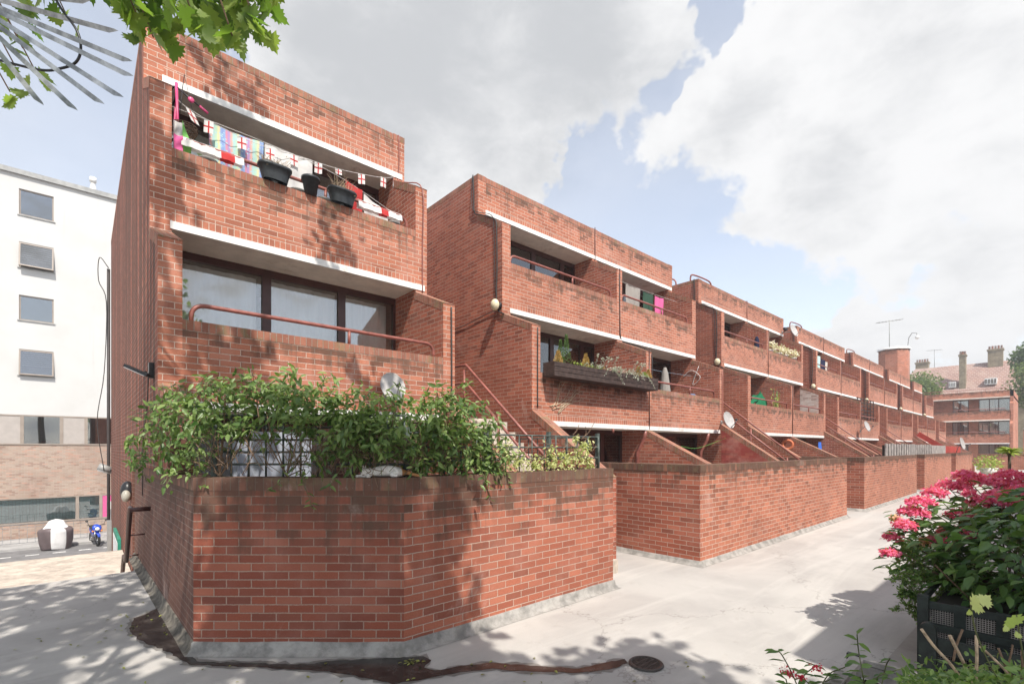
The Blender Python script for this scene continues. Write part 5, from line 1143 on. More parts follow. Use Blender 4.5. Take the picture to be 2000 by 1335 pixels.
hung('green_cloth', 'dark green cloth hanging beside the pink one, second block', 'cloth', 12.42, 12.95, 8.1, 6.50, 5.66, C_GREEN)
hung('pink_garment', 'bright pink garment at the right of the upper balcony, second block', 'clothing', 13.05, 13.52, 8.1, 6.50, 5.55, C_PINK)
line('washing_line', 'washing line on the upper right balcony of the second block', [(10.64, 8.1, 6.56), (12.4, 8.1, 6.52), (14.3, 8.1, 6.56)])
line('washing_line', 'washing line with pegs on the lower right balcony of the second block', [(10.64, 7.6, 4.12), (12.4, 7.6, 4.08), (14.3, 7.6, 4.12)], mat=C_BLUE)
line('washing_line', 'green line with a blue peg at ground level of the second block', [(11.9, 6.6, 1.9), (12.8, 6.6, 1.86), (14.3, 6.5, 2.15)], mat=C_LIME)
def parasol(x, y, z, h, r, mat, label, closed=True):
    t = thing('parasol', label, 'parasol', (x, y, z), 'folded parasols'); m = MB(); m.tube([(x, y, z), (x, y, z + h)], .02, M_WHITE, 8); m.build('pole', t); m = MB(); n = 24
    pr = [(.03, h), (.07, h - .15), (r * .8, h * .55), (r, h * .32), (r * .9, h * .26)]
    for i in range(len(pr) - 1):
        for k in range(n):
            f = lambda kk, q_: Vector((x + q_[0] * (1 + .28 * (kk % 2)) * math.cos(2 * math.pi * kk / n), y + q_[0] * (1 + .28 * (kk % 2)) * math.sin(2 * math.pi * kk / n), z + q_[1]))
            m.face([f(k, pr[i]), f(k + 1, pr[i]), f(k + 1, pr[i + 1]), f(k, pr[i + 1])], mat, sm=True)
    m.build('folded_canopy', t)
parasol(12.35, 7.35, 2.42, 1.72, .17, C_GREY, 'folded pale grey parasol on the lower right balcony, second block')
parasol(20.1, 7.9, 4.8, 1.5, .10, C_NAVY, 'dark folded parasol on the upper balcony of the third block')
m = MB(); m.lathe([(0, 0), (.15, 0), (.2, .16), (.21, .16), (.2, .18), (.13, .02), (0, .02)], plain('blue_plastic', (.12,.32,.62), .4), (12.95, 6.98, 3.2), 20); m.box(12.78, 13.12, 6.95, 7.2, 2.45, 3.2, M_WHITE); tag(m.build('blue_basin'), 'light blue basin behind the lower rail of the second block', 'basin')
for x, l in ((10.85 - .45, 'left'), (13.3 + .35, 'right')):
    m = MB(); m.tube([(x, 6.95, 0), (x, 6.95, 1.75), (x, 6.75, 2.12), (x, 6.72, 2.28)], .05, M_RAIL, 8); m.build('rain_pipe', BLK[1])
m = MB(); m.tube([(9.0, 6.66, 2.2), (9.0, 6.66, 2.3)], .03, M_RAIL, 6); m.build('overflow_spout', BLK[1])
cable('white_cable', BLK[1], [(14.32, 7.9, 4.1), (14.31, 7.6, 4.3), (14.31, 7.3, 4.05), (14.31, 7.55, 3.85), (14.31, 7.35, 4.4)], .008, C_WHITE)

# ---------------- third block and beyond ----------------
def potted(x, y, z, label, fm, r=.22, n=180, ls=.07, pm=None, grp='potted plants on the balconies', h=.25):
    t = thing('potted_plant', label, 'potted plant', (x, y, z), grp); m = MB(); m.lathe([(0, 0), (.09, 0), (.13, .2), (.14, .2), (.14, .23), (.12, .22), (0, .2)], pm or M_WHITE, (x, y, z), 14); m.build('pot', t)
    P = rng.normal(size=(n, 3)); P /= np.linalg.norm(P, axis=1, keepdims=True); P *= (rng.random(n) ** .4)[:, None] * (r, r, r * .75); P += (x, y, z + .23 + h * .6); scatter('blooms', P, rdir(n), rdir(n, .4), ls, LF_OVATE, fm, t); return t
L_CREAMF = leaf_mat('cream_flowers', (.62,.55,.38), (.85,.80,.68), .25)
x3 = X2 + PER
for k, (xx, l) in enumerate(((20.95, 'leftmost'), (21.9, 'middle'), (22.6, 'second from right'), (23.6, 'rightmost'))): potted(xx, 7.62 + .1, 5.74 - .12, '%s pot of cream flowers on the upper right balcony of the third block' % l, L_CREAMF, .27, 170, .10)
gt = thing('green_tarpaulin', 'green cloth draped over garden furniture on the third block, lower left balcony', 'tarpaulin', (18.2, 7.1, 2.42)); M_TARP = cloth('green_tarp', (.03,.25,.12))
m = MB(); m.grid(lambda u, v: (17.6 + 1.5 * u, 7.0 + .3 * v + .05 * math.sin(u * 17), 3.28 + .62 * max(0, 1 - abs(u - .4) * 2.4) * (1 - v * .3) + .05 * math.sin(u * 23 + v * 5)), 30, 6, M_TARP); m.grid(lambda u, v: (17.6 + 1.5 * u, 6.98 + .02 * math.sin(u * 30), 2.6 + v * (.68 + .60 * max(0, 1 - abs(u - .4) * 2.4))), 30, 6, M_TARP); m.build('sheet', gt)
t = thing('leafy_shrub', 'thin yellow-green plant beside the green tarpaulin', 'plant', (19.5, 7.0, 2.42)); m = MB(); P = []
for k in range(7): p0 = Vector((19.5, 7.0, 3.2)); tip = p0 + Vector((random.uniform(-.4, .5), random.uniform(-.1, .1), random.uniform(.3, .95))); m.tube([p0 - Vector((0, 0, .8)), p0, (p0 + tip) / 2 + Vector((.05, 0, 0)), tip], .01, M_STEM, 4); P += [p0.lerp(tip, random.random()) + Vector((random.gauss(0, .05), random.gauss(0, .05), random.gauss(0, .03))) for _ in range(16)]
m.build('stems', t); scatter('leaves', P, rdir(len(P)), rdir(len(P), .4), .09, LF_OVATE, L_YG, t)
for k, (xx, z_, lab, mt, sz) in enumerate(((27.2, 6.5, 'teal striped cloth on the upper balcony of the fourth block', C_TEAL, .7), (28.1, 6.4, 'navy garment right of the teal cloth on the fourth block', C_NAVY, .6), (28.75, 6.35, 'mustard cloth at the right of the navy garment, fourth block', C_DRAPE, .35))):
    hung('cloth', lab, 'clothing', xx, xx + sz, 7.9, z_, 5.55, mt)
tr = thing('wooden_trellis', 'dark square trellis on the lower right balcony of the fourth block', 'trellis', (33, YL + .1, 3.34)); m = MB()
xa, xb = 30.5, 33.9
for k in range(6): m.box(xa + (xb - xa) * k / 5, xa + (xb - xa) * k / 5 + .06, 6.9, 6.93, 3.34, 4.55, M_TIMBER)
for k in range(6): m.box(xa, xb, 6.932, 6.95, 3.5 + k * .2, 3.55 + k * .2, M_TIMBER)
m.build('lattice', tr)
# red sloping panel
m = MB(); xq = X2 + 4 * PER - GAP + .12; M_REDP = plain('red_panel_paint', (.42,.045,.03), .6, var=.15); m.prism([(6.5, 2.75), (4.15, .95), (4.15, 1.35), (6.3, 3.0)], xq - .3, xq - .26, M_REDP); tag(m.build('sloping_board'), 'red sloping panel beside the stair between the fourth and fifth blocks', 'panel')
# slatted fence on the garden walls
sf = thing('slatted_fence', 'grey weathered slatted fence along the top of the far garden walls', 'fence', (31, 3.95, GW)); m = MB(); x = 21.6
M_GWOOD = plain('grey_weathered_wood', (.36,.33,.31), .9, var=.25, vs=5)
while x < 31.5: m.box(x, x + .26, 4.03, 4.07, 1.2, 2.02 + random.uniform(-.02, .02), M_GWOOD); x += .46
m.build('slats', sf); m = MB(); m.box(21.6, 31.6, 4.12, 4.15, 1.2, 1.97, M_TIMBER); m.build('backing_boards', sf); m = MB(); m.box(31.6, 36.0, 4.05, 4.08, 1.2, 2.0, M_GWOOD); m.build('solid_panel', sf)
m = MB(); m.box(37.0, 44.0, 4.2, 4.25, 1.2, 1.98, M_REDP); tag(m.build('red_fence'), 'red painted fence panel behind the farthest garden wall', 'fence')
lb = thing('lifebuoy', 'faded orange ring hanging by the ground floor of the third block', 'ring', (20.5, 5.6, 1.8)); m = MB(); q_ = at(1538, 868, X=20.1); torus(m, q_, .17, .05, plain('faded_orange', (.62,.18,.08), .6), (-1, -.3, 0)); m.build('ring', lb)
q_ = at(1602, 878, X=24.0); hung('blue_bag', 'blue and white cloth at the right end of the third block ground floor', 'cloth', q_.x - .25, q_.x + .25, q_.y, q_.z + .35, q_.z - .3, plain('royal_blue', (.04,.14,.55), .6), fold=.05)
# CCTV on the third block
t = thing('security_camera', 'small security camera pair on the right roof corner of the third block', 'security camera', (24.3, 8.3, 7.3)); m = MB(); q_ = Vector((24.1, 8.2, 7.25)); m.box(q_.x - .2, q_.x + .1, q_.y - .05, q_.y + .05, q_.z, q_.z + .1, M_BLACK); m.tube([q_, q_ + Vector((.1, .2, -.1))], .02, M_BLACK, 5); m.build('housing', t)
# roof rails
for i in range(1, 4):
    xs = X2 + i * PER
    for j, y_ in enumerate((8.75, 9.9)):
        m = MB(); m.tube(bez([(xs + .1, y_, 7.85), (xs + .1, y_, 8.02), (xs + .22, y_ - .05, 8.12), (xs + 1.3, y_ - .1, 8.12), (xs + 1.5, y_ - .1, 7.9)] if j == 0 else [(xs + .08, y_ + .9, 7.85), (xs + .08, y_ + .85, 8.08), (xs + .08, y_ + .6, 8.16), (xs + .08, y_ - .3, 8.16), (xs + .08, y_ - .55, 8.05), (xs + .08, y_ - .6, 7.85)], 4), .028, M_RAIL, 7)
        tag(m.build('roof_rail'), 'curved brown %s rail on the roof edge of the %s block' % (('front', 'rear')[j], ('third', 'fourth', 'fifth')[i - 1]), 'railing', 'curved roof rails')
lastpot = potted(46.5, 3.0, 0, 'white planter of green foliage near the end of the garden walls', L_YG, .8, 260, .2, grp=None, h=1.0)
m = MB(); m.lathe([(0, 0), (.4, 0), (.5, .5), (0, .5)], M_WHITE, (46.5, 3.0, .01), 4); m.build('concrete_tub', lastpot)
# ---------------- trellis and climber on the garden wall ----------------
tr = thing('wooden_trellis', 'dark green square trellis standing on the front garden wall', 'trellis', (2.2, 4.1, GW))
def trellis_run(a, b, z0, z1, step=.135, rows=4, name='panel', r=.010):
    a = Vector(a); b = Vector(b); L = (b - a).length; n = int(L / step); m = MB(); d = (b - a) / L; nn = Vector((-d.y, d.x, 0)) * .012
    for k in range(n + 1): p_ = a + d * (k * L / n); m.tube([Vector((p_.x, p_.y, z0)), Vector((p_.x, p_.y, z1))], r, M_TREL, 4)
    for k in range(rows): z = z0 + (z1 - z0) * (k + 1) / rows; m.tube([Vector((a.x, a.y, z)) + nn, Vector((b.x, b.y, z)) + nn], r, M_TREL, 4)
    m.build(name, tr)
trellis_run((.93, 5.26), (2.27, 4.07), GW, 2.16, rows=5, step=.15); trellis_run((2.31, 4.07), (5.16, 4.07), GW, 2.0, rows=3, step=.19); trellis_run((5.16, 4.06), (5.16, 5.6), GW, 2.0, rows=3, step=.19)
for (x, y) in ((.93, 5.26), (2.29, 4.07), (3.3, 4.10), (4.25, 4.10), (5.18, 4.09)): m = MB(); m.box(x - .022, x + .022, y - .022, y + .022, GW - .0, 2.05 if x > 1 else 2.2, M_TREL); m.build('post', tr)

LF_LANCE = (LF_OVATE[0] * np.array([1, .86, 1]), LF_OVATE[1])
L_VINE = leaf_mat('climber_leaf', (.055,.12,.030), (.27,.36,.12), .34, .4, spec=.45); L_IVY = leaf_mat('variegated_ivy', (.26,.32,.07), (.70,.68,.36), .3)
def wd(u):
    if u < 378: return None
    if u <= 790: return 4.40
    return None
def vpos(u, v, off=0.0):
    t_ = (u - UC) / F; dy = sA - t_ * cA
    if u < 378: d = 4.40 + (378 - u) * .013
    elif u <= 790: d = 4.40
    else: d = 3.98 / dy
    return at(u, v, d=d + off)
clumps = [(300,880,38),(325,835,42),(300,850,30),(365,850,48),(350,795,34),(395,800,42),(440,770,38),(430,825,42),(480,785,42),(520,800,42),(535,762,30),(560,800,42),(560,850,30),(600,800,42),(640,780,40),(655,830,42),
 (690,800,42),(700,850,42),(680,885,30),(745,812,40),(740,860,40),(775,880,34),(795,830,42),(830,805,34),(840,860,44),(870,800,34),(885,850,44),(905,800,30),(925,830,36),(920,880,42),(955,865,34),(965,905,26),(985,890,22),(935,915,28),
 (860,900,30),(820,895,28),(720,895,20),(330,895,26),(375,900,30),(610,845,26),(405,760,22),(500,748,20),(630,905,20),(860,780,20),(590,930,12),(575,900,14),(958,930,20),(350,880,30),(470,830,26),(770,785,22)]
cl_ = thing('climbing_shrub', 'dense green climber sprawling over the trellis on the front garden wall', 'climbing plant', (2.0, 4.2, GW))
P = []; A = []; Nn = []; SZ = []; SH = []; m = MB(); r4 = random.Random(11)
root = [vpos(u, 930, .12) for u in (430, 560, 640, 700, 800, 880)]
back = [(u, v, r) for (u, v, r) in [(690, 880, 36), (720, 905, 32), (750, 900, 34), (780, 905, 30), (815, 900, 34), (850, 895, 34), (885, 905, 30), (915, 895, 34), (700, 840, 36), (740, 845, 36), (790, 850, 36), (840, 850, 36), (880, 850, 30), (930, 860, 30), (800, 870, 36), (660, 880, 24)]]
nfront = len(clumps)
for ci, (u, v, r) in enumerate(clumps + back):
    c = vpos(u, v, r4.uniform(-.02, .10) if ci < nfront else r4.uniform(.28, .42)); rr = r * 4.4 / F * 1.05; n = int(8 + rr * rr * 4000)
    ns = 7
    for s_ in range(ns):     # twigs inside the clump, leaves along them in pairs
        a = c + Vector((r4.gauss(0, .5), r4.gauss(0, .5), r4.gauss(0, .5))) * rr; d = Vector((r4.gauss(0, 1), r4.gauss(-.4, .8), r4.gauss(.15, .8))).normalized(); l = rr * r4.uniform(1.0, 1.9)
        pts = bez([a - d * l * .4, a, a + d * l * .35 + Vector((0, 0, .02)), a + d * l * .7 - Vector((0, 0, .05))], 4); m.tube(pts, .0028, M_STEM if r4.random() < .6 else M_TWIG, 4, caps=False)
        k = max(3, n // ns)
        for j in range(k):
            f = r4.random(); p_ = pts[min(len(pts) - 1, int(f * len(pts)))]; q_ = Vector((r4.gauss(0, 1), r4.gauss(0, 1), r4.gauss(0, 1))) * rr * .22
            P.append(p_ + q_); dd = (d * .6 + Vector((r4.gauss(0, .6), r4.gauss(-.25, .6), r4.gauss(-.35, .5)))); A.append(dd); Nn.append(Vector((r4.gauss(0, .5), r4.gauss(-.5, .5), r4.gauss(.8, .5)))); SZ.append(r4.uniform(.055, .105)); SH.append(r4.random() * .7 + .3 * (ci % 3) / 2)
    rt = min(root, key=lambda q_: (q_ - c).length); m.tube(bez([rt, rt.lerp(c, .5) + Vector((r4.uniform(-.1, .1), r4.uniform(-.03, .05), r4.uniform(0, .1))), c], 5), .006, M_TWIG, 5, caps=False)
def strand(pts, n, sz=.06):
    pp = bez([vpos(u, v, o) for u, v, o in pts], 6); m.tube(pp, .003, M_STEM, 4, caps=False)
    for j in range(n): i = int((j + .5) / n * len(pp)); p_ = pp[min(i, len(pp) - 1)]; s_ = 1 if j % 2 else -1; P.append(p_); A.append(Vector((.6 * s_, -.5 * s_ - .2, r4.uniform(-.9, .1)))); Nn.append(Vector((r4.gauss(0, .3), -.5, .8))); SZ.append(sz * r4.uniform(.8, 1.3)); SH.append(r4.random())
strand([(690, 880, 0), (672, 905, -.12), (650, 940, -.14), (640, 950, -.14)], 9, .075); strand([(600, 890, 0), (590, 930, -.1), (605, 975, -.12), (608, 990, -.12)], 10); strand([(560, 900, 0), (545, 940, -.12), (520, 960, -.13)], 6)
strand([(930, 900, 0), (945, 930, -.12), (958, 975, -.12)], 10, .07); strand([(975, 900, 0), (990, 935, -.1), (992, 950, -.1)], 8); strand([(880, 880, 0), (905, 900, -.1), (912, 935, -.14)], 8, .07); strand([(720, 880, 0), (740, 870, -.05), (800, 905, -.05)], 6)
strand([(400, 770, 0), (395, 745, 0), (440, 735, -.02)], 10); strand([(500, 770, 0), (535, 745, 0), (548, 738, 0)], 10); strand([(640, 780, 0), (648, 762, 0)], 6); strand([(300, 850, 0), (283, 870, 0), (275, 905, 0)], 9); strand([(860, 790, 0), (905, 778, 0), (925, 790, 0)], 9)
strand([(330, 790, 0), (325, 762, 0), (345, 748, 0)], 7); strand([(440, 760, 0), (470, 742, 0), (480, 735, 0)], 7)
# bare tangle low down in front of the trellis
for k in range(170):
    u = r4.uniform(390, 980); a = vpos(u, r4.uniform(850, 928), r4.uniform(-.04, .08)); b_ = vpos(u + r4.uniform(-45, 45), r4.uniform(830, 925), r4.uniform(-.06, .08)); m.tube(bez([a, (a + b_) / 2 + Vector((r4.uniform(-.05, .05), r4.uniform(-.04, .04), r4.uniform(-.08, .08))), b_], 4), .0032, M_TWIG, 4, caps=False)
def pxl(p_):
    dd = p_.x * cA + p_.y * sA; return UC + F * (p_.x * sA - p_.y * cA) / dd, VH - F * (p_.z - CAMH) / dd
catline = [Vector((2.17, 3.95, GW)) - Vector((1.417, -1.265, 0)).normalized() * s_ for s_ in (-.05, .08, .2, .32, .42)]
keep = []
for i_, p_ in enumerate(P):     # the climber stays clear of the resting cat
    u_, v_ = pxl(p_); near = 712 < u_ < 800 and 896 < v_ < 950 and math.hypot(p_.x, p_.y) < 4.62 + .12
    low = 395 < u_ < 640 and 852 < v_ < 926 and random.random() < .6
    keep.append(not near and not low)
sel = [i_ for i_ in range(len(P)) if keep[i_]]
m.build('stems', cl_); scatter('leaves', [P[i_] for i_ in sel], [A[i_] for i_ in sel], [Nn[i_] for i_ in sel], np.array([SZ[i_] for i_ in sel]), LF_LANCE, L_VINE, cl_, np.array([SH[i_] for i_ in sel]))
# variegated ivy along the wall top to the right
iv = thing('variegated_ivy', 'yellow and green ivy along the right end of the trellis', 'ivy', (4.6, 4.0, GW)); P = []; m = MB()
for (u, v, r, n) in ((1020, 905, 22, 90), (1050, 908, 20, 110), (1080, 905, 22, 120), (1110, 900, 24, 150), (1135, 890, 22, 130), (1145, 870, 14, 70), (1150, 905, 16, 70), (1000, 905, 18, 60), (1075, 880, 14, 50), (1125, 860, 10, 40), (990, 880, 20, 50)):
    c = at(u, v, Y=3.99)
    for k in range(n): P.append(c + Vector((random.gauss(0, .5), random.gauss(0, .35), random.gauss(0, .5))) * r * 5.4 / F)
    for k in range(4): a = c + Vector((random.gauss(0, 1), 0, random.gauss(0, .7))) * r * .006; m.tube(bez([a, a + Vector((.1, .02, .06)), a + Vector((random.uniform(-.2, .2), 0, random.uniform(-.1, .2)))], 4), .004, M_TWIG, 4, caps=False)
m.build('stems', iv); Pn = len(P); scatter('leaves', P, rdir(Pn, -.4), np.stack([rng.normal(0, .5, Pn), rng.normal(-.6, .5, Pn), rng.normal(.6, .5, Pn)], 1), .045 * (.7 + .6 * rng.random(Pn)), LF_OVATE, L_IVY, iv)
potted(5.9, 5.3, 1.2, 'small green shoots behind the gap wall beside the ground floor window', L_YG, .12, 40, .07, grp=None, h=.45)
# whitish sheet inside the nearest garden
hung('garden_sheet', 'pale sheets hanging behind the trellis in the nearest garden', 'sheet', 1.2, 2.05, 5.9, 2.05, 1.2, cloth('blue_grey_sheet', (.42,.45,.52)), fold=.04, group=None)

# ---------------- the cat ----------------
def skin(name, pts, edges, rad, mat, parent=None, sub=2):
    me = bpy.data.meshes.new(name); me.from_pydata([tuple(p_) for p_ in pts], edges, []); o = bpy.data.objects.new(name, me); COL.objects.link(o)
    md = o.modifiers.new('s', 'SKIN'); md.use_smooth_shade = True
    for i, r in enumerate(rad): v_ = me.skin_vertices[0].data[i]; v_.radius = (r, r) if not isinstance(r, tuple) else r
    me.skin_vertices[0].data[0].use_root = True
    sb = o.modifiers.new('ss', 'SUBSURF'); sb.levels = sub; sb.render_levels = sub
    me.materials.append(mat)
    dg = bpy.context.evaluated_depsgraph_get(); ev = o.evaluated_get(dg); nm = bpy.data.meshes.new_from_object(ev); o.modifiers.clear(); o.data = nm; nm.materials.clear(); nm.materials.append(mat)
    for p_ in nm.polygons: p_.use_smooth = True
    if parent is not None: parent_to(o, parent)
    return o
def cat_mat():
    m, nt, b = newmat('cat_fur'); q = NT(nt); g = q.n('ShaderNodeNewGeometry').outputs['Position']
    n = q.noise(q.scaled(g, (40, 40, 40)), 3, 4, .7); col = q.mix(q.ramp(n.outputs['Fac'], .35, .65), (.58, .54, .50), (.78, .75, .71))
    sp = q.n('ShaderNodeSeparateXYZ'); q.l(g, sp.inputs[0])
    col = q.mix(q.ramp(sp.outputs['X'], catx - .0, catx + .015), col, (.42, .20, .08))
    q.l(col, b.inputs['Base Color']); b.inputs['Roughness'].default_value = .95; q.l(q.bump(n.outputs['Fac'], .6, .004), b.inputs['Normal']); return m
d_ = Vector((C1[0] - C0[0], C1[1] - C0[1], 0)).normalized(); nin = Vector((d_.y * -1, d_.x, 0)); nin = -nin if nin.y < 0 else nin
cb = Vector(at(790, 925, d=4.42)); cb.z = GW
def cp(s, w, h): return cb - d_ * s + nin * (w - .025) + Vector((0, 0, h))      # s: distance towards the head, w: in from the wall face, h: above the wall top
catx = (cp(-.005, 0, 0)).x
pts = [cp(.06, .10, .062), cp(.14, .10, .060), cp(.22, .09, .055), cp(.29, .08, .052), cp(.335, .07, .048), cp(.375, .05, .045),   # pelvis..chest, neck, head
       cp(.405, .03, .040), cp(.30, .04, .035), cp(.325, .004, .012), cp(.335, -.006, -.05), cp(.338, -.008, -.085),             # nose ; dangling fore leg
       cp(.36, .05, .014), cp(.42, .02, .012), cp(.435, -.005, .010),                                                    # other fore leg lying forward
       cp(.07, .03, .035), cp(.12, -.00, .022), cp(.05, -.012, .018),                                                      # hind leg
       cp(.0, .10, .045), cp(-.05, .07, .03), cp(-.11, .05, .018), cp(-.15, .03, .014)]
ed = [(0, 1), (1, 2), (2, 3), (3, 4), (4, 5), (5, 6), (3, 7), (7, 8), (8, 9), (9, 10), (4, 11), (11, 12), (12, 13), (0, 14), (14, 15), (15, 16), (0, 17), (17, 18), (18, 19), (19, 20)]
rd = [.062, .060, .056, .050, .036, .043, .020, .024, .019, .016, .017, .020, .015, .014, .038, .020, .015, .026, .017, .014, .010]
ct = thing('cat', 'white cat with ginger tail lying on the garden wall under the climber', 'cat', tuple(cp(.2, .1, 0)))
M_CAT = cat_mat(); body = skin('body', pts, ed, rd, M_CAT, ct)
hd = pts[5]; fw = (pts[6] - pts[5]).normalized()
m = MB()
for s_ in (1, -1):
    b0 = hd + nin * (.026 * s_) + Vector((0, 0, .030)); tip = b0 + nin * (.012 * s_) + Vector((0, 0, .036)); f1 = b0 - d_ * .014; f2 = b0 + d_ * .012; bk_ = b0 + nin * (.014 * s_)
    for tri in ((f1, f2, tip), (f2, bk_, tip), (bk_, f1, tip)): m.face(list(tri), M_CAT)
m.build('ears', ct)
M_EYE = plain('cat_eye', (.03, .03, .02), .15)
m = MB()
for s_ in (1, -1): m.sphere(hd + fw * .030 + nin * (.019 * s_) + Vector((0, 0, .012)), .0065, M_EYE, 8, 6)
m.build('eyes', ct); m = MB(); m.sphere(pts[6] + fw * .012, .006, plain('cat_nose', (.5,.2,.18), .5), 8, 6); m.build('nose', ct)

# ---------------- ground details ----------------
def wet_mat():
    m, nt, b = newmat('wet_screed'); q = NT(nt); g = q.n('ShaderNodeNewGeometry').outputs['Position']; n = q.noise(g, 9, 6, .65)
    col = q.mix(q.ramp(n.outputs['Fac'], .35, .65), (.022, .019, .018), (.055, .048, .044)); q.l(col, b.inputs['Base Color']); b.inputs['Roughness'].default_value = .22; b.inputs['Specular IOR Level'].default_value = .45
    q.l(q.bump(n.outputs['Fac'], .3, .002), b.inputs['Normal']); return m
M_WET = wet_mat(); M_DAMP = plain('damp_screed', (.20,.185,.17), .6, var=.2, vs=6)
def ground_patch(name, outline, z, mat, jag=.02, seed=1):
    r_ = random.Random(seed); pts = [at(u, v, Z=z) for u, v in outline]; loop = []
    n = len(pts)
    for i in range(n):
        a, b_ = pts[i], pts[(i + 1) % n]; k = max(1, int((b_ - a).length / .05))
        for j in range(k): p_ = a.lerp(b_, j / k); loop.append(Vector((p_.x + r_.gauss(0, jag), p_.y + r_.gauss(0, jag), z)))
    m = MB(); m.face(loop, mat); o = m.build(name)
    import bmesh
    bm = bmesh.new(); bm.from_mesh(o.data); bmesh.ops.triangulate(bm, faces=bm.faces); bm.to_mesh(o.data); bm.free(); return struct(o)
WETP = [(372, 1279), (385, 1290), (600, 1296), (640, 1289), (790, 1282), (825, 1280), (842, 1288), (828, 1303), (850, 1309), (900, 1300), (960, 1293), (1060, 1300), (1130, 1304), (1215, 1286), (1228, 1294), (1190, 1306), (1130, 1313), (1040, 1310), (960, 1305), (900, 1312), (830, 1325), (770, 1334), (735, 1326), (640, 1310), (520, 1303), (430, 1299), (370, 1296), (350, 1285), (325, 1270), (290, 1258), (268, 1246), (252, 1226), (262, 1206), (290, 1196), (310, 1186), (325, 1192), (345, 1228)]
ground_patch('water', WETP, .0055, M_WET, .007, 2)
cx0, cy0 = 0, 0
_in = [at(u, v, Z=0) for u, v in WETP]; _n = len(_in); _out = []
for i in range(_n):
    t_ = (_in[(i + 1) % _n] - _in[i - 1]).normalized(); nrm_ = Vector((t_.y, -t_.x, 0)); _out.append(_in[i] + nrm_ * .03)
ar = sum(_in[i].x * _in[(i + 1) % _n].y - _in[(i + 1) % _n].x * _in[i].y for i in range(_n))
if ar < 0: _out = [a_ * 2 - b_ for a_, b_ in zip(_in, _out)]
def w2px(p_):
    dd = p_.x * cA + p_.y * sA; return (UC + F * (p_.x * sA - p_.y * cA) / dd, VH + F * CAMH / dd)
ground_patch('damp_edge', [w2px(p_) for p_ in _out], .003, M_DAMP, .014, 5)
M_DUST = plain('white_lime_dust', (.55,.53,.50), .9, var=.2, vs=20)
ground_patch('lime_streak', [(320, 1188), (326, 1188), (372, 1262), (376, 1277), (366, 1276), (350, 1245)], .0065, M_DUST, .006, 3)
M_SCREED2 = plain('walkway_patch', (.34,.315,.29), .85, var=.12, vs=2)
ground_patch('walkway_strip', [(1727, 1292), (1790, 1222), (1990, 1300), (1990, 1334), (1740, 1334)], .0035, M_SCREED2, .0, 4)
dc = at(1262, 1296, Z=.004); t = thing('drain_cover', 'round cast iron drain grating set in the walkway', 'drain cover', (dc.x, dc.y, 0)); M_IRON = plain('cast_iron', (.07,.06,.055), .5, metal=.5, var=.3, vs=30)
m = MB(); m.lathe([(.0, .003), (.125, .003)], M_BLACK, dc, 28); m.lathe([(.118, .004), (.118, .014), (.142, .014), (.148, .004)], M_IRON, dc, 32); m.build('rim', t)
m = MB()
for k in range(-5, 6):
    y = k * .021; hw = math.sqrt(max(0, .118 ** 2 - y * y))
    m.box(dc.x + y - .0055, dc.x + y + .0055, dc.y - hw, dc.y + hw, .006, .015, M_IRON)
for k in (-1, 0, 1): y = k * .05; hw = math.sqrt(.118 ** 2 - y * y); m.box(dc.x - hw, dc.x + hw, dc.y + y - .005, dc.y + y + .005, .0062, .0153, M_IRON)
m.build('grating', t)
# fallen leaves and debris
P = []; 
for k in range(46):
    u = random.choice([random.uniform(20, 330), random.uniform(380, 900), random.uniform(850, 1500), random.uniform(20, 600)]); v = random.uniform(1150, 1330) if u < 330 else random.uniform(1285, 1332); P.append(at(u, v, Z=.012))
P += [at(805 + random.gauss(0, 8), 1292 + random.gauss(0, 3), Z=.014) for _ in range(22)] + [at(random.uniform(200, 330), random.uniform(1160, 1240), Z=.012) for _ in range(22)]
fl_ = scatter('fallen_leaves', P, np.stack([rng.normal(size=len(P)), rng.normal(size=len(P)), rng.normal(0, .06, len(P))], 1), np.stack([rng.normal(0, .15, len(P)), rng.normal(0, .15, len(P)), np.ones(len(P))], 1), .03 + .02 * rng.random(len(P)), LF_OVATE, leaf_mat('fallen_leaf', (.12,.12,.03), (.42,.44,.12), .2)); fl_['kind'] = 'stuff'; tag(fl_, 'small fallen leaves scattered on the walkway and wet patch', 'fallen leaves')

# ---------------- right foreground planters ----------------
M_MESH = plain('pale_wire_mesh', (.36,.33,.30), .6, var=.1)
lp = thing('lattice_planter', 'dark green timber planter with lattice sides and wire mesh, right foreground', 'planter', (4.7, .7, 0))
PX = 5.07; PY = .70; PT = .65
m = MB(); m.box(PX - .03, PX + .03, PY - .03, PY + .04, 0, PT + .02, M_DGREEN); m.build('corner_post', lp)
for z in (PT - .05, PT - .22, PT - .39, PT - .56): m = MB(); m.box(PX - .012, PX + .012, -1.6, PY - .032, z - .028, z + .028, M_DGREEN); m.build('rail', lp)
for k in range(9): m = MB(); y = PY - .21 - k * .235; m.box(PX + .013, PX + .03, y - .035, y + .035, .01, PT - .02, M_DGREEN); m.build('upright', lp)
m = MB()
for k in range(150): y = -1.6 + k * .0152; m.box(PX + .034, PX + .037, y, y + .004, .01, PT - .03, M_MESH)
for k in range(40): m.box(PX + .031, PX + .034, -1.6, PY - .03, .015 + k * .0152, .019 + k * .0152, M_MESH)
m.build('wire_mesh', lp)
m = MB(); m.box(PX + .04, PX + 1.6, -1.6, PY - .04, .012, PT - .09, plain('dark_compost', (.022,.017,.013), .95)); m.build('compost', lp)
for z in (PT - .05, PT - .22, PT - .39, PT - .56): m = MB(); m.box(PX + .032, PX + 1.6, PY + .01, PY + .034, z - .028, z + .028, M_DGREEN); m.build('rail', lp)
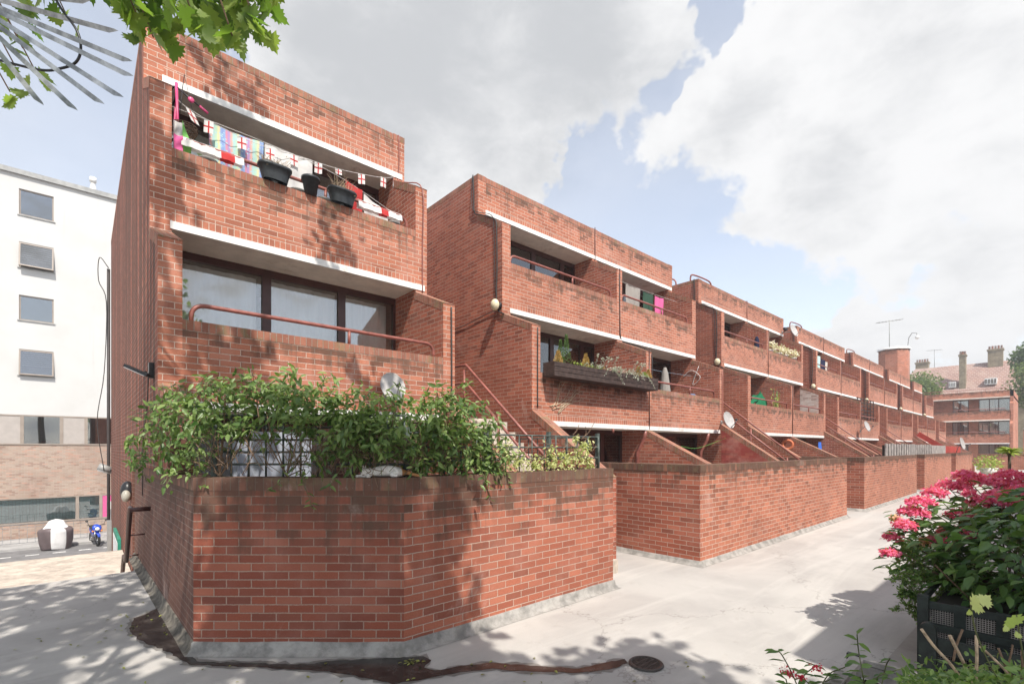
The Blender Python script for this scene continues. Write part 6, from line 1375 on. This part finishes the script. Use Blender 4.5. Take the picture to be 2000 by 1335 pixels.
# second, lower planter in front with rounded posts
l2 = thing('slatted_planter', 'lower dark timber planter with a round-topped post in front of the lattice planter', 'planter', (4.3, .6, 0)); QX = 4.73; QY = .68
m = MB(); pr = [(QY - .10, 0), (QY - .10, .50)] + [(QY - .05 - .05 * math.cos(a), .50 + .05 * math.sin(a)) for a in (math.pi * k / 10 for k in range(1, 10))] + [(QY, .50), (QY, 0)]; m.prism(pr, QX - .03, QX + .03, M_DGREEN); m.build('round_topped_post', l2)
for k in range(3): m = MB(); m.box(QX - .012, QX + .012, -1.5, QY - .102, .04 + k * .15, .15 + k * .15, M_DGREEN); m.build('board', l2)
# hydrangea
L_HYD = leaf_mat('hydrangea_leaf', (.035,.095,.026), (.15,.26,.07), .30, .36, tr_gain=1.8, spec=.5); L_PK = leaf_mat('hydrangea_floret', (.66,.07,.22), (.92,.32,.50), .4, .7); L_PK2 = leaf_mat('young_floret', (.55,.45,.12), (.85,.45,.42), .3, .6)
hy = thing('hydrangea', 'large hydrangea bush with flat pink flower heads in the right foreground', 'shrub', (5.9, 0.2, .5))
flw = [(1884,924,17,0),(1852,945,18,0),(1878,948,16,0),(1911,937,27,0),(1825,958,17,0),(1798,977,20,0),(1769,995,12,0),(1794,998,15,0),(1767,1022,17,0),(1743,1045,14,0),(1738,1076,13,0),(1858,1033,18,0),(1830,1050,14,0),(1889,1045,19,0),(1871,1001,18,0),(1903,995,14,1),(1911,979,18,0),(1932,973,20,0),(1951,963,18,0),(1979,979,19,0),(1945,938,18,0),(1972,926,22,0),(1978,943,20,0),(1809,1053,9,1),(1751,1009,8,1),(1783,986,8,1),(1995,955,18,0),(1893,960,10,0)]
hc = Vector((6.35, -.12, .78)); P = []; Nn = []; A = []; SZ = []; ms = MB(); r5 = random.Random(9)
fl_parts = []
for i, (u, v, r, k_) in enumerate(flw):
    if r == 0: continue
    d = 4.75 + (.25 if v < 950 else 0) - (v - 950) * .0016 + r5.uniform(-.12, .12); c = at(u, v + 6, d=d); R = 1.18 * r * d / F
    n = int(60 + R * R * 26000); a = rng.random(n) * 6.28; rr = np.sqrt(rng.random(n)) * R; hgt = (1 - (rr / R) ** 2) * R * .45
    nlum = .012 * np.sin(a * 5 + i) ; Pp = np.stack([c.x + rr * np.cos(a), c.y + rr * np.sin(a), c.z + hgt + nlum + rng.normal(0, .008, n)], 1)
    Np = np.stack([rr * np.cos(a) / R * .9, rr * np.sin(a) / R * .9, np.ones(n)], 1) + rng.normal(0, .3, (n, 3)); scatter('flower_head', Pp, rdir(n), Np,   .026 + .010 * rng.random(n), PETAL, L_PK2 if k_ else L_PK, hy, smooth=False)
    base = hc + Vector((r5.uniform(-.4, .4), r5.uniform(-.3, .4), -.3)); ms.tube(bez([base, base.lerp(c, .6) + Vector((0, 0, -.05)), c], 4), [.009, .008, .007, .006, .006, .005, .005, .004, .004], M_STEM, 5)
    for j in range(5):
        aa = r5.uniform(0, 6.28); P.append(c + Vector((math.cos(aa) * .02, math.sin(aa) * .02, -.04 - .03 * j))); A.append((math.cos(aa), math.sin(aa), -.15)); Nn.append((r5.gauss(0, .2), r5.gauss(0, .2), 1)); SZ.append(r5.uniform(.10, .15))
for k in range(3600):
    a = r5.uniform(0, 6.28); e = math.asin(r5.uniform(-.95, 1)); rr = r5.uniform(.5, 1.0); 
    p_ = Vector((hc.x + math.cos(a) * math.cos(e) * rr * 1.15, hc.y + math.sin(a) * math.cos(e) * rr * 1.22, hc.z + .05 + math.sin(e) * rr * .70)); P.append(p_)
    A.append((math.cos(a) + r5.gauss(0, .5), math.sin(a) + r5.gauss(0, .5), r5.gauss(-.2, .35))); Nn.append((r5.gauss(0, .35), r5.gauss(0, .35), 1)); SZ.append(r5.uniform(.09, .17))
for (u, v) in ((1740, 1100), (1750, 1080), (1745, 1040), (1760, 1060), (1770, 1030), (1775, 1085), (1790, 1060), (1742, 1005), (1755, 1115)):
    for j in range(4): P.append(at(u + r5.uniform(-12, 12), v + r5.uniform(-8, 8), d=4.7 + r5.uniform(-.15, .15))); A.append((-.6 + r5.gauss(0, .5), .4 + r5.gauss(0, .5), r5.gauss(-.2, .2))); Nn.append((r5.gauss(0, .3), r5.gauss(0, .3), 1)); SZ.append(r5.uniform(.07, .12))
for k in range(26): a = r5.uniform(0, 6.28); b0 = hc + Vector((r5.uniform(-.5, .5), r5.uniform(-.5, .5), -.65)); ms.tube([b0, b0 + Vector((math.cos(a) * .5, math.sin(a) * .5, .5)), b0 + Vector((math.cos(a) * .95, math.sin(a) * .95, .8))], .006, M_TWIG, 4, caps=False)
ms.build('stems', hy); scatter('leaves', P, A, Nn, np.array(SZ), LF_OVATE, L_HYD, hy)
L_BOX = leaf_mat('small_glossy_leaf', (.06,.13,.03), (.24,.36,.10), .3, .35, spec=.5)
def small_shrub(name, label, clumps_, n, ls, mat, tmpl=LF_OVATE, loc=(5, 1, 0), dens=1.0, twig=True, grp=None):
    t_ = thing(name, label, 'shrub', loc, grp); P = []; A = []; m = MB()
    for (u, v, r, d) in clumps_:
        c = at(u, v, d=d); R = r * d / F
        for s_ in range(9):
            a = Vector((random.gauss(0, .45), random.gauss(0, .45), random.gauss(0, .45))) * R + c; dd = Vector((random.gauss(0, .8), random.gauss(0, .8), random.gauss(.6, .5))).normalized(); l = R * random.uniform(.7, 1.3)
            if twig: m.tube([a - dd * l * .5, a, a + dd * l * .5], .0022, M_TWIG, 4, caps=False)
            for j in range(int(n / 9)): f = random.uniform(-.5, .5); P.append(a + dd * l * f + Vector((random.gauss(0, 1), random.gauss(0, 1), random.gauss(0, 1))) * ls * .35); A.append(dd * .7 + Vector((random.gauss(0, .6), random.gauss(0, .6), random.gauss(0, .4))))
    if twig: m.build('twigs', t_)
    scatter('leaves', P, A, rdir(len(P), .9), ls * (.7 + .6 * rng.random(len(P))), tmpl, mat, t_); return t_
small_shrub('small_shrub', 'bright small-leaved shrub at the left corner of the lattice planter', [(1775, 1085, 26, 4.5), (1800, 1110, 34, 4.5), (1775, 1130, 26, 4.4), (1800, 1160, 32, 4.4), (1790, 1190, 26, 4.35), (1835, 1120, 32, 4.6), (1840, 1150, 30, 4.45), (1870, 1150, 24, 4.5), (1770, 1160, 16, 4.4), (1795, 1210, 14, 4.35)], 420, .030, L_BOX, loc=(5.6, .9, .5))
small_shrub('small_shrub', 'grey-green small-leaved plant above the middle of the lattice planter', [(1880, 1160, 22, 4.3), (1905, 1165, 20, 4.2), (1960, 1180, 20, 4.1), (1985, 1185, 20, 4.1), (1930, 1170, 22, 4.2)], 220, .035, L_BOX, loc=(5.5, .3, .5))
# foreground trough and its plants
ft = thing('foreground_trough', 'grey slatted trough at the bottom right, close to the camera', 'planter', (2.3, .1, 0))
FX0, FX1, FY0_, FY1_ = 1.75, 3.05, -.6, .71; FT = .75; m = MB()
for k in range(9): m.box(FX0, FX1 - .02, FY1_ - .02, FY1_, .02 + k * .08, .085 + k * .08, M_GWOOD)
m.build('side_boards', ft); m = MB()
for k in range(9): m.box(FX1 - .02, FX1, FY0_, FY1_ - .021, .02 + k * .08, .085 + k * .08, M_GWOOD)
m.build('end_boards', ft); m = MB(); m.box(FX1 + .001, FX1 + .03, FY1_ - .03, FY1_ + .03, 0, FT + .01, M_DGREEN); m.build('corner_post', ft); m = MB(); m.box(FX0, FX1 - .022, FY1_ - .05, FY1_ + .01, FT - .02, FT + .005, M_GWOOD); m.box(FX1 - .021, FX1 + .01, FY0_, FY1_ + .01, FT - .02, FT + .005, M_GWOOD); m.build('top_rim', ft); m = MB(); m.box(FX0 + .01, FX1 - .03, FY0_, FY1_ - .06, .05, .66, MATS['dark_compost']); m.build('compost', ft)
L_FG = leaf_mat('foreground_leaf', (.05,.12,.03), (.17,.28,.07), .35)
t = thing('flowering_plant', 'leafy shoots with small red flower clusters at the bottom edge', 'plant', (1.95, .5, 1.0), 'foreground plants in the trough'); m = MB(); P = []; A = []; SZ = []
for (pts_, nl) in (([(1560, 1345), (1545, 1310), (1525, 1275), (1515, 1270)], 9), ([(1590, 1345), (1570, 1320), (1590, 1300), (1575, 1292)], 9), ([(1600, 1345), (1620, 1315), (1650, 1302)], 8), ([(1690, 1345), (1684, 1310), (1677, 1270), (1674, 1238)], 14), ([(1660, 1345), (1640, 1320), (1612, 1330)], 7), ([(1720, 1345), (1730, 1300), (1738, 1285)], 7), ([(1700, 1345), (1715, 1320), (1760, 1305)], 8), ([(1540, 1345), (1535, 1325)], 5)):
    pp = bez([at(u, v, d=2.25 + random.uniform(-.12, .12)) for u, v in pts_], 6); m.tube(pp, .0028, M_STEM, 5, caps=False)
    for j in range(nl): p_ = pp[min(len(pp) - 1, int((j + .5) / nl * len(pp)))]; s_ = 1 if j % 2 else -1; P.append(p_); A.append(Vector((.75 * s_ + random.gauss(0, .3), -.66 * s_ + random.gauss(0, .3), random.gauss(.05, .3)))); SZ.append(random.uniform(.035, .075))
m.build('stems', t); scatter('leaves', P, A, rdir(len(P), 2.2), np.array(SZ), LF_OVATE, L_FG, t)
for (u, v, r) in ((1540, 1312, 13), (1597, 1304, 10), (1565, 1322, 5)):
    c = at(u, v, d=2.22); n = 60; Pp = rng.normal(size=(n, 3)) * r * 2.2 / F * (.55, .55, .3) + np.array(c); scatter('flower_cluster', Pp, rdir(n), rdir(n, .8), .011, PETAL, leaf_mat('red_floret', (.5,.02,.05), (.8,.08,.14), .3) if 'red_floret' not in MATS else MATS['red_floret'], t, smooth=False)
t = thing('pruned_shrub', 'pruned shrub of bare brown twigs and small leaves at bottom right', 'plant', (2.5, .15, 1.0), 'foreground plants in the trough'); m = MB(); P = []; A = []
for (pts_, r_) in (([(1890, 1345), (1860, 1300), (1825, 1262), (1800, 1228)], .008), ([(1900, 1345), (1885, 1300), (1870, 1270), (1855, 1240)], .009), ([(1862, 1290), (1868, 1260), (1880, 1228)], .006), ([(1905, 1345), (1908, 1290), (1907, 1240)], .008), ([(1990, 1345), (1965, 1310), (1935, 1280), (1915, 1262)], .007), ([(1975, 1320), (1960, 1290), (1950, 1265)], .006), ([(1968, 1300), (1975, 1275), (1978, 1258)], .005), ([(1995, 1340), (1997, 1300), (1996, 1270)], .006)):
    pp = bez([at(u, v, d=1.75) for u, v in pts_], 5); m.tube(pp, r_ * .62, M_STRAW if r_ > .006 else M_TWIG, 7)
m.build('twigs', t)
for k in range(620):
    u = random.uniform(1760, 2010); v = 1335 - abs(random.gauss(0, 22)) + 8; P.append(at(u, v, d=1.75 + random.uniform(-.2, .25))); A.append(Vector((random.gauss(0, .7), random.gauss(0, .7), random.gauss(.3, .5))))
scatter('leaves', P, A, rdir(len(P), 1.0), .018 + .022 * rng.random(len(P)), LF_OVATE, L_BOX, t)
L_VAR = leaf_mat('pale_variegated_leaf', (.30,.42,.10), (.60,.66,.30), .4)
t = thing('variegated_shoot', 'pale variegated ivy leaves close to the camera at the right edge', 'plant', (2.3, .1, 1.0), 'foreground plants in the trough')
Pv = [at(1895, 1172, d=1.35), at(1915, 1178, d=1.38), at(1985, 1200, d=1.3), at(1893, 1200, d=1.36), at(1965, 1232, d=1.3), at(1990, 1245, d=1.3)]
scatter('leaves', Pv, [(.6, -.5, -.6), (.5, -.4, .5), (.3, .3, -.9), (0, 0, 1), (0, .1, 1), (.3, .3, .8)], [(-.5, -.6, .6)] * 6, np.array([.055, .04, .06, .018, .02, .02]), LF_MAPLE, L_VAR, t)
m = MB(); m.tube(bez([at(1895, 1172, d=1.35), at(1905, 1230, d=1.4), at(1930, 1290, d=1.5), at(1960, 1345, d=1.6)], 5), .002, M_STEM, 4); m.tube(bez([at(1985, 1200, d=1.3), at(1995, 1260, d=1.4), at(2010, 1345, d=1.5)], 5), .002, M_STEM, 4); m.build('stems', t)
# palm like plant behind hydrangea
pl = thing('spiky_palm', 'pale spiky palm-like plant above the hydrangea at the right edge', 'plant', (11, .3, 0)); m = MB(); c = at(1998, 962, d=7.0)
for k in range(11):
    a = math.pi * (.55 + .045 * k) ; tipu = 1998 - 130 * math.sin(k / 10 * 2.2 + .5) ; tipv = 905 + k * 7; m.tube([c, c.lerp(at(tipu, tipv, d=7.0 + random.uniform(-.2, .2)), .5) + Vector((0, 0, .05)), at(tipu, tipv + 6, d=7.0)], [.010, .009, .002], leaf_mat('palm_blade', (.30,.34,.16), (.5,.5,.3), .2) if 'palm_blade' not in MATS else MATS['palm_blade'], 4, caps=False)
m.build('blades', pl); m = MB(); m.tube([Vector((c.x, c.y, 0)), c], .05, M_BARK, 7); m.build('trunk', pl)
pc = at(1972, 880, d=7.2); P = []; A = []
for k in range(60): a = random.uniform(0, 6.28); P.append(pc + Vector((0, 0, random.uniform(-.02, .02)))); A.append((math.cos(a), math.sin(a), random.uniform(-.4, .5)))
scatter('leaf_fan', P, A, rdir(60, 1), .17, LF_SLIM, L_YG, pl); m = MB(); m.tube([Vector((pc.x, pc.y, .0)), pc], .02, M_BARK, 5); m.build('second_stem', pl)

HAZE = .0016
# ---------------- steel spike fan, top left ----------------
sp_ = thing('spike_fan', 'fan of flat galvanised steel anti-climb spikes at the top left', 'security spikes', (-.47, 3.36, 0)); D = 2.2
hub = at(-108, -29, d=D + .05)
tips = [(-10, 235), (83, 207), (150, 218), (203, 206), (241, 193), (261, 152), (259, 123), (232, 64), (180, 4), (110, -60)]
for i, (u, v) in enumerate(tips):
    tp = at(u, v, d=D + (i - 5) * .012); d = (tp - hub); l = d.length; d.normalize(); vd = (tp - camo.location).normalized(); s_ = d.cross(vd).normalized(); w = .0105; th = vd * .0022
    a = hub + d * .10; e = tp
    m = MB(); q_ = [a + s_ * w, a - s_ * w, e - d * .045 - s_ * w, e + s_ * w * (1 if i > 4 else -1) * -1 * .9, e - d * .012 + s_ * w] if False else [a + s_ * w, a - s_ * w, e - d * .05 - s_ * w, e + s_ * w * .6, e - d * .02 + s_ * w]
    m.face([p_ - th for p_ in q_], M_GALV); m.face([p_ + th for p_ in reversed(q_)], M_GALV)
    for k in range(5): m.face([q_[k] - th, q_[(k + 1) % 5] - th, q_[(k + 1) % 5] + th, q_[k] + th], M_GALV)
    m.build('spike', sp_)
m = MB(); m.tube(bez([at(u, v, d=D + .03) for u, v in ((95, -30), (118, 15), (150, 60), (158, 95), (148, 122), (118, 134), (80, 137), (0, 118), (-60, 100))], 6), .0055, M_BLACK, 7); m.build('bracing_ring', sp_)
m = MB(); m.tube([Vector((hub.x, hub.y, 0)), hub + Vector((0, 0, .25))], .03, M_GALV, 10); m.build('post', sp_)
m = MB(); m.sphere(hub, .09, M_GALV, 12, 8); m.build('hub', sp_)

# ---------------- plane tree ----------------
pt = thing('plane_tree', 'plane tree whose lobed leaves hang in at the top left', 'tree', (-3.3, -1.2, 0)); P = []; A = []; Nn = []; SZ = []; SH = []; r6 = random.Random(21)
TB = Vector((-3.3, -1.2, 0)); m = MB(); m.tube(bez([TB, TB + Vector((.1, .1, 2.5)), TB + Vector((0, .2, 5)), TB + Vector((.3, .5, 8)), TB + Vector((.6, .8, 11))], 4), [.34, .32, .31, .30, .29, .28, .27, .26, .24, .22, .2, .18, .16, .14, .12, .10, .08], M_BARK, 12); m.build('trunk', pt)
fork = TB + Vector((.1, .3, 5.4)); limbs = MB()
def leaf_at(p_, down=.7, sz=None):
    P.append(p_); A.append((r6.gauss(0, .6), r6.gauss(0, .6), r6.gauss(-down, .35))); Nn.append((r6.gauss(-.2, .6), r6.gauss(-.5, .6), r6.gauss(.6, .5))); SZ.append(sz or r6.uniform(.13, .21)); SH.append(r6.random())
# the bough seen in the picture
vis = [(180, -10, 40, 9), (235, 10, 35, 9), (265, 50, 32, 9), (285, 80, 26, 7), (320, 30, 40, 12), (325, 75, 26, 7), (370, 20, 42, 12), (380, 65, 30, 9), (420, 20, 40, 12), (440, 70, 30, 9), (470, 30, 36, 11), (495, 65, 24, 7), (510, 15, 26, 7), (545, -15, 20, 5), (455, 100, 14, 3), (300, 100, 14, 3), (280, -30, 40, 10), (360, -40, 50, 12), (450, -40, 50, 12), (100, -10, 40, 7), (60, 30, 30, 5), (20, 180, 22, 3), (30, 130, 20, 2), (75, 150, 20, 2), (45, 95, 22, 3), (10, 60, 26, 4), (130, 30, 18, 2)]
for (u, v, r, n) in vis:
    d = 3.25 + r6.uniform(-.15, .35) + (.5 if u < 150 else 0); c = at(u, v - (26 if u > 150 else 0), d=d)
    for k in range(int(n * 1.25)): leaf_at(c + Vector((r6.gauss(0, .55), r6.gauss(0, .55), r6.gauss(.1, .5))) * r * d / F, .8, r6.uniform(.11, .17))
    tw = c + Vector((-.25, -.2, .45)); limbs.tube(bez([tw, tw.lerp(c, .6), c], 3), .005, M_TWIG, 5)
    limbs.tube([at(230, -260, d=3.4).lerp(tw, .1), tw], .009, M_BARK, 5)
limbs.tube(bez([fork, fork + Vector((1.2, 1.6, .9)), at(230, -260, d=3.4)], 6), .05, M_BARK, 8)
# crown above and behind the camera; its shade falls on the wall and walkway
def infr(p_):
    dd = p_.x * cA + p_.y * sA
    if dd < .3: return False
    return (-60 < UC + F * (p_.x * sA - p_.y * cA) / dd < 2060) and (VH - F * (p_.z - CAMH) / dd > -60)
def shade(lo, hi, n, hmin, hmax, rad=.36, nl=22):
    for k in range(n):
        p_ = Vector([r6.uniform(a, b_) for a, b_ in zip(lo, hi)]); h = r6.uniform(hmin, hmax); c = p_ + SUN * (h / SUN.z); 
        if infr(c): continue
        for j in range(nl):
            q_ = c + Vector((r6.gauss(0, 1), r6.gauss(0, 1), r6.gauss(0, .7))) * rad * .62
            if not infr(q_): leaf_at(q_, .3)
        limbs.tube([fork.lerp(c, .35) + Vector((0, 0, .8)), fork.lerp(c, .7) + Vector((0, 0, .5)), c], [.05, .025, .008], M_BARK, 5) if k % 3 == 0 else limbs.tube([c - Vector((.3, .3, -.15)), c + Vector((.3, .1, .1))], .006, M_BARK, 4)
shade((-3.4, 2.0, 0), (.6, 9.2, 0), 175, 6.0, 9.0, .34, 24)
shade((.2, 2.2, 0), (2.7, 4.0, 0), 70, 6.0, 8.0)
shade((2.4, 1.2, 0), (3.9, 2.8, 0), 30, 6.0, 8.0, .3)
shade((.4, -1.2, 0), (4.3, 1.4, 0), 80, 6.0, 8.5)
shade((.8, 4.0, .1), (2.2, 4.8, 1.7), 58, 5.5, 7.8, .3, 24)
shade((2.2, 3.9, .1), (2.9, 3.9, 1.7), 9, 5.5, 7.5, .26)
shade((2.9, 7.6, 4.9), (3.3, 7.6, 5.5), 2, 4, 5.0, .24, 16); shade((.7, 7.6, 4.8), (1.0, 7.6, 7.0), 4, 4, 5, .26, 14); shade((1.2, 8.4, 7.2), (2.0, 8.4, 7.8), 3, 4, 5, .3, 14)
shade((1.0, 6.7, 2.6), (3.4, 6.7, 3.3), 8, 5, 6.5, .26, 13); shade((3.2, 6.7, 2.4), (3.7, 6.7, 3.0), 1, 5, 6, .25, 16); shade((.6, 5.5, 0), (.7, 9, 4.5), 10, 5, 7.5, .4, 22)
limbs.build('limbs', pt); scatter('crown', P, A, Nn, np.array(SZ), LF_MAPLE, L_PLANE, pt, np.array(SH))

# ---------------- the air ----------------
M_HAZE = bpy.data.materials.new('haze'); M_HAZE.use_nodes = True; _nt = M_HAZE.node_tree; _nt.nodes.clear()
_o = _nt.nodes.new('ShaderNodeOutputMaterial'); _v = _nt.nodes.new('ShaderNodeVolumePrincipled'); _v.inputs['Color'].default_value = (.93, .95, 1, 1); _v.inputs['Density'].default_value = HAZE; _v.inputs['Anisotropy'].default_value = .3
_nt.links.new(_v.outputs[0], _o.inputs['Volume'])
hz = MB(); hz.box(-301, 401, -201, 401, STREET - 1.2, 24, M_HAZE); ho = hz.build('haze'); ho['kind'] = 'stuff'; ho['label'] = 'faint pale summer haze filling the air'; ho['category'] = 'haze'
